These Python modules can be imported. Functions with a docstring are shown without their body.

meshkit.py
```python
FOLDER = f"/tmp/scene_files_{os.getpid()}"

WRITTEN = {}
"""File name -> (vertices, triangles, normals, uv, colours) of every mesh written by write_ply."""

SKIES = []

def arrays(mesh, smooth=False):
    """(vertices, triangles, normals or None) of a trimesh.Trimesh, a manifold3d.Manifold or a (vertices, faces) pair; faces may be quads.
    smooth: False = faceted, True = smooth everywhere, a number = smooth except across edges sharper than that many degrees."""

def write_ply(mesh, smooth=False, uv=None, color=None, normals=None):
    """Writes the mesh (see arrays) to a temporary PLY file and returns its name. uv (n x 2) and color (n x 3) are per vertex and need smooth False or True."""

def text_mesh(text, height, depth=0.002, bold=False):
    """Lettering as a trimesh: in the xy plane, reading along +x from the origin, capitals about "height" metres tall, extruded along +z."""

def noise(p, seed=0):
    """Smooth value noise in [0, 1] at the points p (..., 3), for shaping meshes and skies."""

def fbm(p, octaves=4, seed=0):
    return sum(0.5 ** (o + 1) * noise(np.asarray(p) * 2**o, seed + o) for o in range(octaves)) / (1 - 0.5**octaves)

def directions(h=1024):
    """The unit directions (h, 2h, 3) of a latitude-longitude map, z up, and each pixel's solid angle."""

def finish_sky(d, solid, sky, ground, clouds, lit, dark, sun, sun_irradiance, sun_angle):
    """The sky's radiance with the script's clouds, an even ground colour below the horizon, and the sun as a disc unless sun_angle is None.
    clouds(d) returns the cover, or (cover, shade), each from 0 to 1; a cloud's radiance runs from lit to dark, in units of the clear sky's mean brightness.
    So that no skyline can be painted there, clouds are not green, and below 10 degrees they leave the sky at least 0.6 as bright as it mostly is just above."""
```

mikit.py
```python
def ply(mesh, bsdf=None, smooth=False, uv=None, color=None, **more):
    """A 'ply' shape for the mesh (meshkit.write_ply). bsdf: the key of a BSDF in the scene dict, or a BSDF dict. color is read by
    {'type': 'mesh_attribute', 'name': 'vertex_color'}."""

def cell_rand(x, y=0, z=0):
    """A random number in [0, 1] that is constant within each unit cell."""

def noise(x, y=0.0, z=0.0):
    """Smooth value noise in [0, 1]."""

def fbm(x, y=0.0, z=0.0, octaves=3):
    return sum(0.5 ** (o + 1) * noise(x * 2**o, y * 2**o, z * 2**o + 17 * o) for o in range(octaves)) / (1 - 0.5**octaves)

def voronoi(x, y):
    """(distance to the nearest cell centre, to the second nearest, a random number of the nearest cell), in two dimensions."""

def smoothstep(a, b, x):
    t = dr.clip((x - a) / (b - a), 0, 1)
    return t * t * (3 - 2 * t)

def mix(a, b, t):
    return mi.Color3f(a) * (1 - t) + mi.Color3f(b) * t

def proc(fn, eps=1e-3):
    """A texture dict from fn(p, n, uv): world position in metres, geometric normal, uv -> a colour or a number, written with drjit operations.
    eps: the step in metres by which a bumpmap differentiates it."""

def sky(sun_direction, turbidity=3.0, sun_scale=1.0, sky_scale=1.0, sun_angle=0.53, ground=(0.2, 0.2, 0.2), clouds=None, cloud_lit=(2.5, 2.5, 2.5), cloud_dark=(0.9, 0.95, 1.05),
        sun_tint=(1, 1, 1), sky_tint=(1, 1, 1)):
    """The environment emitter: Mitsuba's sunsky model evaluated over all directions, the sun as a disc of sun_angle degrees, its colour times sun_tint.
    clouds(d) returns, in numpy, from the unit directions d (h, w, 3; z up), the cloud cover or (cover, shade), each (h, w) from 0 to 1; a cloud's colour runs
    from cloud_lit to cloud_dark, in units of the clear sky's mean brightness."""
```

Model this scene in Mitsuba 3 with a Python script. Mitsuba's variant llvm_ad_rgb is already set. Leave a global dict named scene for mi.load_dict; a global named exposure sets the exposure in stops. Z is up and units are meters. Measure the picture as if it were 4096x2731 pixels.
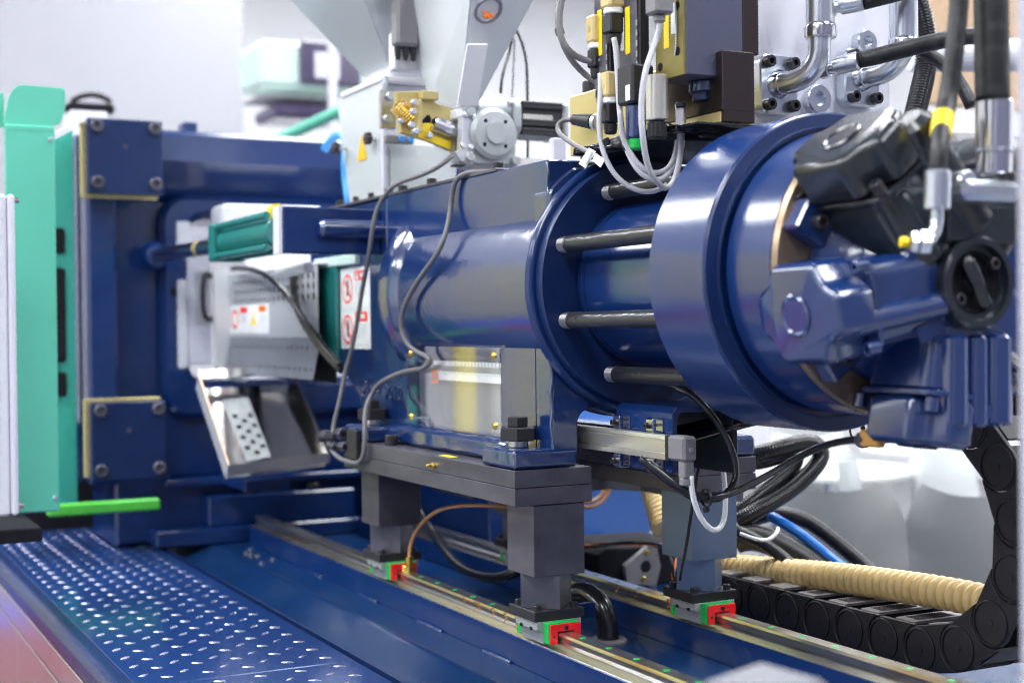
import math, random
import numpy as np, trimesh, shapely.geometry as sg, manifold3d as m3
import drjit as dr
import mitsuba as mi, mikit, meshkit
from mikit import ply, proc, noise, fbm, smoothstep, mix

scene, labels = {}, {}
RNG = random.Random(7)
T = mi.ScalarTransform4f

# ---------------------------------------------------------------- camera, lamps, exposure
CAM = np.array([0.0, 0.0, 1.45])
YAW, PITCH, ROLL = np.radians([26.99, -0.575, -0.605])
_F = np.array([np.sin(YAW) * np.cos(PITCH), np.cos(YAW) * np.cos(PITCH), np.sin(PITCH)])
_r = np.array([np.cos(YAW), -np.sin(YAW), 0.0]); _u = np.cross(_r, _F)
_U = -_r * np.sin(ROLL) + _u * np.cos(ROLL)
scene['camera'] = {'type': 'thinlens', 'fov': 39.58, 'fov_axis': 'x', 'aperture_radius': 0.0115, 'focus_distance': 2.95,
                   'near_clip': 0.05, 'far_clip': 60.0,
                   'to_world': T().look_at(origin=CAM.tolist(), target=(CAM + _F).tolist(), up=_U.tolist())}
exposure = 0.36
LAMP = 12.5          # radiance of the ceiling lamps of the hall

# ---------------------------------------------------------------- bookkeeping
_used = {}
def numbered(name):
    n = _used.get(name, -1) + 1
    _used[name] = n
    return name if n == 0 else '%s_%03d' % (name, n)
def thing(name, label, cat, group=None):
    k = numbered(name)
    labels[k] = {'label': label, 'category': cat}
    if group: labels[k]['group'] = group
    return k
def part(parent, name, mesh, mat, label=None, smooth=30, kind=None, **more):
    k = numbered(parent + '__' + name)
    scene[k] = ply(mesh, mat, smooth=smooth, **more)
    if label or kind:
        labels[k] = {}
        if label: labels[k]['label'] = label
        if kind: labels[k]['kind'] = kind
    return k
def single(name, label, cat, mesh, mat, group=None, smooth=30, **more):
    k = thing(name, label, cat, group)
    scene[k] = ply(mesh, mat, smooth=smooth, **more)
    return k
def struct(name, mesh, mat, label, cat=None, smooth=False):
    k = numbered(name)
    scene[k] = ply(mesh, mat, smooth=smooth)
    labels[k] = {'kind': 'structure', 'label': label, 'category': cat or name.replace('_', ' ')}
    return k

# ---------------------------------------------------------------- mesh helpers
def V(*a): return np.array(a, float)
def unit(a):
    a = np.asarray(a, float); return a / np.linalg.norm(a)
def cat(ms): return trimesh.util.concatenate(list(ms))
def frame(d):
    d = unit(d); a = np.cross(d, [0, 0, 1.0]) if abs(d[2]) < .95 else np.cross(d, [0, 1.0, 0])
    a = unit(a); return a, np.cross(d, a), d
def tri(v, f): return trimesh.Trimesh(np.asarray(v, float), np.asarray(f, int), process=False)
def bx(x0, x1, y0, y1, z0, z1, b=.0015):
    lo, hi = np.minimum((x0, y0, z0), (x1, y1, z1)), np.maximum((x0, y0, z0), (x1, y1, z1))
    b = min(b, .45 * float((hi - lo).min()))
    if b <= 0:
        m = trimesh.creation.box(bounds=[lo, hi]); return m
    pts = []
    for ax in range(3):
        l, h = lo + b, hi - b
        l = l.copy(); h = h.copy(); l[ax] = lo[ax]; h[ax] = hi[ax]
        pts += [(x, y, z) for x in (l[0], h[0]) for y in (l[1], h[1]) for z in (l[2], h[2])]
    return trimesh.convex.convex_hull(np.array(pts))
def rot(m, deg, axis, about):
    m = m.copy(); m.apply_transform(trimesh.transformations.rotation_matrix(math.radians(deg), axis, about)); return m
def mv(m, t):
    m = m.copy(); m.apply_translation(t); return m
def lathe(prof, o, d, n=40, closed=False):
    """prof: (radius, distance along d) from one end to the other, outside to the left when walking along d"""
    a, b, d = frame(d); o = np.asarray(o, float)
    ang = np.arange(n) * 2 * np.pi / n
    ring = np.cos(ang)[:, None] * a + np.sin(ang)[:, None] * b
    v, f = [], []
    for r, h in prof: v.append(o + d * h + ring * max(r, 1e-5))
    v = np.vstack(v)
    k = len(prof)
    for i in range(k if closed else k - 1):
        i2 = (i + 1) % k
        for j in range(n):
            j2 = (j + 1) % n
            f += [(i * n + j, i * n + j2, i2 * n + j2), (i * n + j, i2 * n + j2, i2 * n + j)]
    m = tri(v, f)
    m.merge_vertices(); m.update_faces(m.nondegenerate_faces())
    return m
def cyl(p0, p1, r, n=32, b=.001, r1=None):
    p0, p1 = np.asarray(p0, float), np.asarray(p1, float); L = np.linalg.norm(p1 - p0); r1 = r if r1 is None else r1
    b = min(b, .4 * r, .4 * L)
    return lathe([(0, 0), (r - b, 0), (r, b), (r1, L - b), (r1 - b, L), (0, L)], p0, p1 - p0, n)
def ringm(p0, p1, ro, ri, n=40, b=.001):
    p0, p1 = np.asarray(p0, float), np.asarray(p1, float); L = np.linalg.norm(p1 - p0); b = min(b, .3 * L, .3 * (ro - ri))
    return lathe([(ri, 0), (ro - b, 0), (ro, b), (ro, L - b), (ro - b, L), (ri, L)], p0, p1 - p0, n, closed=True)
def smoothpath(pts, step=.012):
    p = np.asarray(pts, float)
    if len(p) < 3:
        L = np.linalg.norm(p[1] - p[0]); k = max(2, int(L / step)); return p[0] + (p[1] - p[0]) * np.linspace(0, 1, k)[:, None]
    from scipy.interpolate import CubicSpline
    t = np.r_[0, np.cumsum(np.sqrt(np.linalg.norm(np.diff(p, axis=0), axis=1)))]
    cs = CubicSpline(t, p)
    fine = cs(np.linspace(0, t[-1], 400))
    s = np.r_[0, np.cumsum(np.linalg.norm(np.diff(fine, axis=0), axis=1))]
    k = max(4, int(s[-1] / step))
    return np.stack([np.interp(np.linspace(0, s[-1], k), s, fine[:, i]) for i in range(3)], 1)
def sweep(p, r, n=12):
    """tube along the polyline p with radius r (number or one per point), capped"""
    p = np.asarray(p, float); k = len(p); r = np.broadcast_to(r, (k,))
    t = np.gradient(p, axis=0); t /= np.linalg.norm(t, axis=1, keepdims=True)
    a = frame(t[0])[0]; A = []
    for i in range(k):
        a = unit(a - t[i] * (a @ t[i])); A.append(a)
    A = np.array(A); B = np.cross(t, A)
    ang = np.arange(n) * 2 * np.pi / n
    v = p[:, None] + r[:, None, None] * (np.cos(ang)[None, :, None] * A[:, None] + np.sin(ang)[None, :, None] * B[:, None])
    f = []
    for i in range(k - 1):
        for j in range(n):
            j2 = (j + 1) % n
            f += [(i * n + j, i * n + j2, (i + 1) * n + j2), (i * n + j, (i + 1) * n + j2, (i + 1) * n + j)]
    v = np.vstack([v.reshape(-1, 3), p[:1], p[-1:]]); c0, c1 = k * n, k * n + 1
    for j in range(n):
        j2 = (j + 1) % n
        f += [(c0, j2, j), (c1, (k - 1) * n + j, (k - 1) * n + j2)]
    return tri(v, f)
def tube(pts, r, n=12, step=.012): return sweep(smoothpath(pts, step), r, n)
def corrugated(pts, r, pitch, depth, n=20, sharp=1.0):
    p = smoothpath(pts, pitch / 12)
    s = np.r_[0, np.cumsum(np.linalg.norm(np.diff(p, axis=0), axis=1))]
    w = .5 + .5 * np.cos(2 * np.pi * s / pitch)
    return sweep(p, r - depth + depth * w ** sharp, n)
_AX = {'x': (1, 2, 0), 'y': (0, 2, 1), 'z': (0, 1, 2)}
def prism(poly, ax, a0, a1, b=0.0, holes=()):
    """polygon in the two other axes (order x,y,z) extruded along ax from a0 to a1, with a chamfer b on the outer edges"""
    pg = sg.Polygon(poly, holes); pg = sg.polygon.orient(pg)
    out = np.array(pg.exterior.coords)[:-1]; hs = [np.array(h.coords)[:-1] for h in pg.interiors]
    loops = [out] + hs
    def off(L, d):
        e = np.roll(L, -1, 0) - L; e /= np.linalg.norm(e, axis=1, keepdims=True); nrm = np.stack([-e[:, 1], e[:, 0]], 1)
        n0 = np.roll(nrm, 1, 0); k = 1 + (n0 * nrm).sum(1, keepdims=True)
        return L + d * (n0 + nrm) / np.maximum(k, .35)
    lo, hi = min(a0, a1), max(a0, a1)
    layers = [(0, lo), (0, hi)] if b <= 0 else [(b, lo), (0, lo + b), (0, hi - b), (b, hi)]
    v, f, at0 = [], [], []
    n0 = 0
    tot = sum(len(L) for L in loops)
    for d, h in layers:
        for L in loops:
            q = off(L, d) if d else L
            v.append(np.c_[q, np.full(len(q), h)])
    v = np.vstack(v)
    caps = np.array(m3.triangulate([v[:len(out), :2].astype(np.float64)] + [v[sum(len(l) for l in loops[:i + 1]):sum(len(l) for l in loops[:i + 2]), :2] for i in range(len(hs))]))
    f += [tuple(c[::-1]) for c in caps] + [tuple(c + tot * (len(layers) - 1)) for c in caps]
    for k in range(len(layers) - 1):
        st = 0
        for L in loops:
            n = len(L)
            for j in range(n):
                j2 = (j + 1) % n; A_, B_ = k * tot + st, (k + 1) * tot + st
                f += [(A_ + j, A_ + j2, B_ + j2), (A_ + j, B_ + j2, B_ + j)]
            st += n
    i, j, k = _AX[ax]
    w = np.zeros_like(v); w[:, i], w[:, j], w[:, k] = v[:, 0], v[:, 1], v[:, 2]
    f = np.array(f)
    if ax == 'y': f = f[:, ::-1]
    return tri(w, f)
def rrect(x0, x1, y0, y1, r, n=5):
    pts = []
    for cx, cy, a in ((x1 - r, y1 - r, 0), (x0 + r, y1 - r, 90), (x0 + r, y0 + r, 180), (x1 - r, y0 + r, 270)):
        for i in range(n + 1):
            t = math.radians(a + 90 * i / n); pts.append((cx + r * math.cos(t), cy + r * math.sin(t)))
    return pts
def circ(cx, cy, r, n=20): return [(cx + r * math.cos(2 * math.pi * i / n), cy + r * math.sin(2 * math.pi * i / n)) for i in range(n)]
def screw(p, d, r=.009, h=.012, n=18):
    """socket-head cap screw: base at p, head towards d, with its hexagon socket"""
    c = .12 * r; ri = .5 * r
    head = lathe([(0, 0), (r, 0), (r, h - c), (r - c, h), (ri * 1.05, h), (ri, h - .2 * c), (ri, .45 * h), (0, .45 * h)], p, d, n)
    return head
def hexa(p, d, af, h, b=.001):
    a, bb, d = frame(d); r = af / math.sqrt(3)
    return lathe([(0, 0), (r - b, 0), (r, b), (r, h - b), (r - 1.6 * b, h), (0, h)], p, d, 6)
def link(a, b): return np.asarray(a, float), np.asarray(b, float)
def cov(m, t):     # transform by a 3x3 + origin
    w = m.copy(); w.apply_transform(t); return w
def local(origin, ex, ey, ez):
    M = np.eye(4); M[:3, 0], M[:3, 1], M[:3, 2], M[:3, 3] = ex, ey, ez, origin; return M
def rough(m, amp, scale, seed=0):
    """pushes the vertices of a mesh along smooth noise"""
    m = m.copy(); v = np.array(m.vertices); n = np.array(m.vertex_normals)
    k = np.array(meshkit.fbm(v * scale + seed)).reshape(-1, 1) - .5
    m.vertices = v + n * k * amp; return m

def quad_sheet(a, b, c, d, t):
    n = unit(np.cross(b - a, d - a)); vs = [a, b, c, d] + [p_ + n * t for p_ in (a, b, c, d)]
    return trimesh.convex.convex_hull(np.array(vs))

# ---------------------------------------------------------------- materials
def bs(name, d, two=True):
    scene[name] = {'type': 'twosided', 'inner': d} if two else d
    return name
def rgb(*c): return {'type': 'rgb', 'value': list(c)}
def pr(name, col, rough=.4, metal=0.0, spec=.5, coat=0.0, gloss=.9, bump=None, sheen=0.0, fn=None, rfn=None):
    d = {'type': 'principled', 'base_color': proc(fn) if fn else rgb(*col), 'roughness': proc(rfn) if rfn else rough, 'metallic': metal}
    d['eta' if spec > 1 else 'specular'] = spec
    if coat: d['clearcoat'] = coat; d['clearcoat_gloss'] = gloss
    if sheen: d['sheen'] = sheen
    if bump: d = {'type': 'bumpmap', 'arbitrary': proc(bump[0], eps=bump[2] if len(bump) > 2 else 1e-3), 'scale': bump[1], 'bsdf': d}
    return bs(name, d)
def f_orange(p, n, uv): return fbm(p.x * 38, p.y * 38, p.z * 38, 3)
def f_cast(p, n, uv): return fbm(p.x * 16, p.y * 16, p.z * 16, 2) * .7 + .3 * noise(p.x * 90, p.y * 90, p.z * 90)
def f_dent(p, n, uv): return fbm(p.x * 9, p.y * 5, p.z * 9, 2)
def c_dark(p, n, uv):
    k = fbm(p.x * 9, p.y * 4, p.z * 14, 4); s = noise(p.x * 260, p.y * 40, p.z * 30)
    return mix((.075, .074, .098), (.135, .130, .160), smoothstep(.3, .75, k) * .8 + .2 * s)
def c_steel(p, n, uv):
    k = fbm(p.x * 120, p.y * 5, p.z * 120, 3)
    return mix((.50, .49, .47), (.72, .70, .66), k)
def c_olive(p, n, uv):
    k = fbm(p.x * 5, p.y * 12, p.z * 5, 3)
    return mix((.52, .42, .17), (.66, .56, .27), k)
def c_white(p, n, uv): return mix((.66, .66, .68), (.74, .74, .75), fbm(p.x * 3, p.y * 3, p.z * 3, 3))
def c_floor(p, n, uv): return mix((.13, .13, .14), (.17, .17, .18), fbm(p.x * 2, p.y * 2, 0, 4))
def c_deck(p, n, uv):
    k = fbm(p.x * 7, p.y * 3, p.z * 7, 4)
    return mix((.002, .018, .068), (.004, .028, .10), k)
def r_deck(p, n, uv): return .13 + .16 * smoothstep(.35, .8, fbm(p.x * 11, p.y * 4, 0, 4))
def r_paint(p, n, uv): return .12 + .2 * smoothstep(.35, .8, fbm(p.x * 6, p.y * 6, p.z * 6, 4))
def c_rubber(p, n, uv): return mix((.010, .010, .012), (.030, .030, .034), smoothstep(.4, .85, fbm(p.x * 60, p.y * 60, p.z * 60, 3)))
def c_rail(p, n, uv):
    k = smoothstep(.55, .75, fbm(p.x * 30, p.y * 6, p.z * 60, 3))
    return mix((.60, .58, .54), (.42, .28, .12), k * .7)

pr('blue_paint', (.0022, .021, .104), .20, rfn=r_paint, spec=1.5, coat=1.0, gloss=.97, bump=(f_orange, .0008))
pr('blue_cast', (.0022, .017, .082), .14, spec=2.3, coat=1.0, gloss=.97, bump=(f_cast, .0007))
pr('blue_smooth', (.0022, .020, .100), .17, spec=1.95, coat=1.0, gloss=.98, bump=(f_dent, .0012))
pr('blue_satin', (.003, .016, .075), .33, spec=1.5, coat=.3, gloss=.8)
pr('blue_deck', None, fn=c_deck, rfn=r_deck, spec=1.65, coat=.8, gloss=.95, bump=(f_dent, .002))
pr('blue_tread', (.012, .042, .16), .15, metal=.25, spec=.8, coat=.8, gloss=.95, bump=(f_dent, .0015))
pr('stud_metal', (.50, .50, .62), .22, metal=.9)
pr('mint', (.095, .46, .335), .36, coat=.4, gloss=.8)
pr('teal_metal', (.012, .19, .175), .20, metal=.3, spec=1.6 if False else .9, coat=.8)
pr('white_paint', None, .45, fn=c_white)
pr('pale_grey', (.60, .60, .66), .42)
pr('lavender', (.60, .59, .68), .5)
pr('grey_sheet', (.50, .51, .56), .36, metal=.35)
pr('dark_steel', None, .34, metal=.55, fn=c_dark)
pr('black_oxide', (.030, .028, .034), .33, metal=.3, bump=(f_orange, .0006))
pr('rod_black', (.020, .021, .026), .24, coat=.7, bump=(f_cast, .003))
pr('steel', None, .24, metal=1.0, fn=c_steel)
pr('bright_steel', (.74, .74, .78), .16, metal=1.0)
pr('rail_steel', None, .20, metal=.95, fn=c_rail)
pr('stainless', (.62, .60, .58), .17, metal=1.0, bump=(f_dent, .004))
pr('skirt_metal', (.62, .55, .56), .30, metal=.9)
pr('zinc', (.66, .70, .76), .22, metal=.9)
pr('cast_alu', (.38, .405, .42), .42, metal=.45)
pr('alu', (.70, .68, .60), .28, metal=.85)
pr('brass', (.85, .58, .12), .22, metal=1.0)
pr('gold_zinc', None, .30, metal=.55, fn=c_olive)
pr('copper_pipe', (.42, .20, .07), .35, coat=.4)
pr('rubber', None, .42, fn=c_rubber)
pr('black_gloss', (.008, .008, .011), .18, coat=.8)
pr('black_plastic', (.014, .014, .018), .40)
pr('chain_black', (.011, .010, .014), .5)
pr('zinc_dark', (.27, .28, .33), .34, metal=.5)
pr('teal_paint', (.035, .33, .26), .4, coat=.3)
pr('black_paint', (.009, .013, .018), .24, spec=1.6, coat=.5, bump=(f_orange, .0008))
pr('cable_grey', (.13, .125, .135), .40)
pr('cable_light', (.46, .46, .50), .36, coat=.3)
pr('grey_plastic', (.17, .165, .175), .42)
pr('amber', (.58, .45, .20), .20, coat=.6)
pr('red', (.80, .012, .018), .38, coat=.3)
pr('green', (.005, .40, .07), .40)
pr('lime', (.075, .48, .045), .30, coat=.4)
pr('yellow', (.85, .62, .01), .40)
pr('orange', (.72, .16, .01), .45)
pr('sticker_white', (.78, .80, .80), .35)
pr('sticker_red', (.78, .05, .03), .4)
pr('print_grey', (.30, .36, .38), .5)
pr('cream', (.72, .53, .24), .28, coat=.5, gloss=.8)
pr('hose_blue', (.01, .16, .62), .22, coat=.6)
pr('air_blue', (.05, .32, .75), .3, coat=.4)
pr('hall_white', (.66, .665, .68), .7)
pr('hall_lavender', (.385, .383, .42), .8)
pr('hall_bright', (.86, .86, .88), .8)
pr('hall_ceil', (.34, .34, .36), .8)
pr('hall_floor', None, .65, spec=.2, fn=c_floor)
pr('chair_white', (.62, .64, .635), .4)
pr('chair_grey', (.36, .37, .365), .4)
pr('tan', (.48, .33, .21), .6)
pr('screen', (.06, .045, .10), .15, coat=.5)
pr('mint_pale', (.56, .72, .66), .5)
pr('booth_yellow', (.78, .66, .12), .6)
pr('carpet_red', (.15, .018, .035), .9)
pr('hall_dark', (.10, .10, .15), .8)
pr('carpet_blue', (.03, .06, .45), .9)
pr('booth_red', (.45, .01, .03), .6)
pr('chain_grey', (.17, .16, .16), .34)
pr('mint_gloss', (.04, .46, .44), .18, coat=.8)
pr('steel_dim', (.085, .09, .14), .35, metal=.4)
pr('sign_orange', (.85, .42, .01), .4)
pr('bronze_dark', (.10, .08, .075), .22, metal=.9)
pr('steel_blue', (.13, .19, .32), .30, metal=.5, bump=(f_dent, .002))
pr('tank_blue', (.005, .075, .30), .2, spec=1.8, coat=1.0)
pr('thread_steel', (.24, .235, .25), .32, metal=.9)
pr('sight_dark', (.06, .085, .085), .35)
pr('hopper_grey', (.52, .55, .565), .22, metal=.2, spec=.8, coat=.8)
pr('orange_brass', (.55, .30, .08), .35, metal=.4)
pr('window_sheet', (.34, .37, .44), .16, metal=.6, spec=.9, coat=.8)
pr('bronze_ring', (.42, .31, .21), .3, metal=.8)
pr('post_grey', (.42, .41, .48), .5)
pr('blue_drum', (.0022, .021, .104), .20, spec=1.85, coat=.6, gloss=.9, bump=(f_dent, .0015))
pr('fg_white', (.17, .17, .19), .8, spec=.2)
pr('olive_dark', (.22, .185, .055), .3, metal=.5)
pr('hose_core', (.60, .42, .16), .3, coat=.5)
pr('dust_black', (.010, .010, .014), .8, spec=.15)
bs('plexi', {'type': 'thindielectric', 'int_ior': 1.49}, two=False)

# ================================================================ the hall: floor, partitions, ceiling lamps
struct('floor', bx(-9, 10, -4, 14, -.02, 0, 0), 'hall_floor', 'pale grey exhibition hall floor')
struct('carpet', bx(-4.0, .45, 5.9, 7.4, 0.0, .006, 0), 'carpet_red', 'dark red exhibition carpet beside the machine')
struct('carpet_edge', bx(-4.3, .45, 7.4, 8.1, 0.0, .006, 0), 'carpet_blue', 'blue border of the carpet', 'carpet')
struct('hall_wall', bx(-9, 10, 13.0, 13.15, 0, 5.2, 0), 'hall_bright', 'white wall closing the far side of the hall', 'wall')
struct('hall_wall', bx(9.9, 10.05, -4, 13, 0, 5.2, 0), 'hall_white', 'white hall wall on the right behind the chairs', 'wall')
struct('hall_wall', bx(-9, -8.85, -4, 13, 0, 5.2, 0), 'hall_white', 'white hall wall far to the left', 'wall')
struct('hall_wall', bx(-9, 10, -4.15, -4.0, 0, 5.2, 0), 'hall_dark', 'dark hall wall behind the viewer', 'wall')
struct('hall_ceiling', bx(-9, 10, -4, 13, 5.2, 5.3, 0), 'hall_ceil', 'grey ceiling of the hall', 'ceiling')
q = (2.6557, 9.0000, 3.5282)
single('partition_wall', 'tall lavender grey partition wall at left behind the machine', 'wall', bx(-6, q[0], 9.0, 9.12, 0, 4.6, .004), 'hall_lavender')
for i in range(4):
    for j in range(3):
        x, y = -5.5 + 4.2 * i, -1.2 + 4.9 * j
        k = thing('ceiling_lamp', 'long luminous panel lamp in the hall ceiling', 'lamp', 'luminous panel lamps in the ceiling')
        part(k, 'frame', cat([bx(x - .72, x + .72, y - 1.82, y - 1.8, 5.12, 5.195), bx(x - .72, x + .72, y + 1.8, y + 1.82, 5.12, 5.195),
                              bx(x - .72, x - .7, y - 1.8, y + 1.8, 5.12, 5.195), bx(x + .7, x + .72, y - 1.8, y + 1.8, 5.12, 5.195)]), 'pale_grey', kind='stuff')
        m = tri([(x - .7, y - 1.8, 5.15), (x + .7, y - 1.8, 5.15), (x + .7, y + 1.8, 5.15), (x - .7, y + 1.8, 5.15)], [(0, 2, 1), (0, 3, 2)])
        part(k, 'diffuser', m, 'hall_white', smooth=False, emitter={'type': 'area', 'radiance': {'type': 'rgb', 'value': [LAMP * .975, LAMP * 1.0, LAMP * 1.02]}})

# ================================================================ machine bed
bed = thing('machine_bed', 'long dark blue machine bed carrying guide rails and a studded tread plate', 'machine bed')
DZ = .708
ar = [(1.318 - .05 * math.sin(t), DZ - .05 + .05 * math.cos(t)) for t in np.radians(np.arange(0, 27, 4))]
part(bed, 'deck', prism([(1.155, .45), (2.6, .45), (2.6, DZ)] + ar + [(1.168, .648), (1.155, .645)], 'y', .9, 6.4), 'blue_deck')
part(bed, 'lower_body', bx(.62, 2.6, .9, 6.4, .03, .449, .004), 'blue_paint')
TZ = .70
# tread plates (seam across at y 3.03) and the rolled edge to the left
for y0, y1 in ((3.032, 5.6), (1.4, 3.028)):
    part(bed, 'tread_plate', bx(.648, 1.136, y0, y1, TZ - .012, TZ, .002), 'blue_tread')
a = [math.radians(t) for t in range(90, 191, 10)]
prof = [(.648, TZ - .03), (.648, TZ)] + [(.628 + .028 * math.cos(t), TZ - .028 + .028 * math.sin(t)) for t in a] + [(.602, TZ - .06), (.612, TZ - .06), (.612, TZ - .03)]
part(bed, 'rolled_edge', prism(prof, 'y', 1.4, 5.6), 'blue_satin', 'rounded satin edge of the tread plate')
part(bed, 'gutter', bx(1.137, 1.149, 1.4, 5.6, TZ - .03, TZ - .013, .001), 'black_paint')
part(bed, 'gutter_lip', bx(1.150, 1.1545, 1.4, 5.6, .60, TZ + .003, .0015), 'blue_satin')
part(bed, 'dark_sill', bx(.60, 1.136, 5.605, 5.8, .45, .80, .003), 'dust_black')
# stainless skirt under the edge, in panels with open joints
for (y0, y1) in ((1.4, 2.92), (2.926, 4.455), (4.461, 5.6)):
    part(bed, 'skirt_panel', bx(.600, .618, y0, y1, .566, .636, .002), 'skirt_metal')
    part(bed, 'skirt_panel', bx(.600, .618, y0, y1, .05, .560, .002), 'skirt_metal')
# studs of the tread plate
def stud_mesh(ang, L=.0155, W=.0042, H=.0028):
    c, s = math.cos(ang), math.sin(ang); v = []; n = 7
    for i in range(n):
        t = -1 + 2 * i / (n - 1); w = W * (1 - t * t) ** .8; h = H * (1 - abs(t) ** 3)
        for u, hh in ((-1, 0), (-.45, .8), (0, 1), (.45, .8), (1, 0)): v.append((L * t * c - w * u * s, L * t * s + w * u * c, h * hh))
    f = []
    for i in range(n - 1):
        for j in range(4): p = i * 5 + j; f += [(p, p + 5, p + 6), (p, p + 6, p + 1)]
    return tri(v, f)
sp = [ply(stud_mesh(math.radians(-30)), 'stud_metal', smooth=True), ply(stud_mesh(math.radians(33)), 'stud_metal', smooth=True)]
st = []
for i in range(-1, 5):
    for j in range(-9, 27):
        st.append((.724 + .0905 * i, 3.088 + .0945 * j, 0)); st.append((.772 + .0905 * i, 3.127 + .0945 * j, 1))
st = [s for s in st if .66 < s[0] < 1.125 and 2.35 < s[1] < 5.55 and abs(s[1] - 3.03) > .018]
st.sort(key=lambda s: s[1] + .5 * s[0])
PARENT = bed + '__tread_plate'
for k, s in enumerate(st[:300]):
    key = numbered(PARENT + '__stud')
    scene[key] = {**sp[s[2]], 'to_world': T().translate([s[0], s[1], TZ - .0002])}
far = [mv(stud_mesh(math.radians((-30, 33)[s[2]])), (s[0], s[1], TZ - .0002)) for s in st[300:]]
if far: part(bed, 'tread_plate__far_stud', cat(far), 'stud_metal', kind='stuff', smooth=True)
# stitch welds and weld spots along the foot of the left rail beam
for (y0, y1) in ((2.44, 2.58), (2.80, 2.94), (3.17, 3.32), (3.60, 3.74), (4.05, 4.2)):
    p = smoothpath([(1.414, y0, DZ + .001), (1.413, (y0 + y1) / 2, DZ + .002), (1.414, y1, DZ + .001)], .004)
    part(bed, 'weld_seam', rough(sweep(p, .0052 + .001 * np.array([RNG.random() for _ in p]), 8), .002, 90, y0), 'blue_smooth', smooth=True)
for i in range(16):
    x, y = 1.33 + .07 * RNG.random(), 4.35 + 1.0 * RNG.random()
    part(bed, 'deck_screw', screw((x, y, DZ), (0, 0, 1), .008, .006, 10), 'steel')

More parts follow.
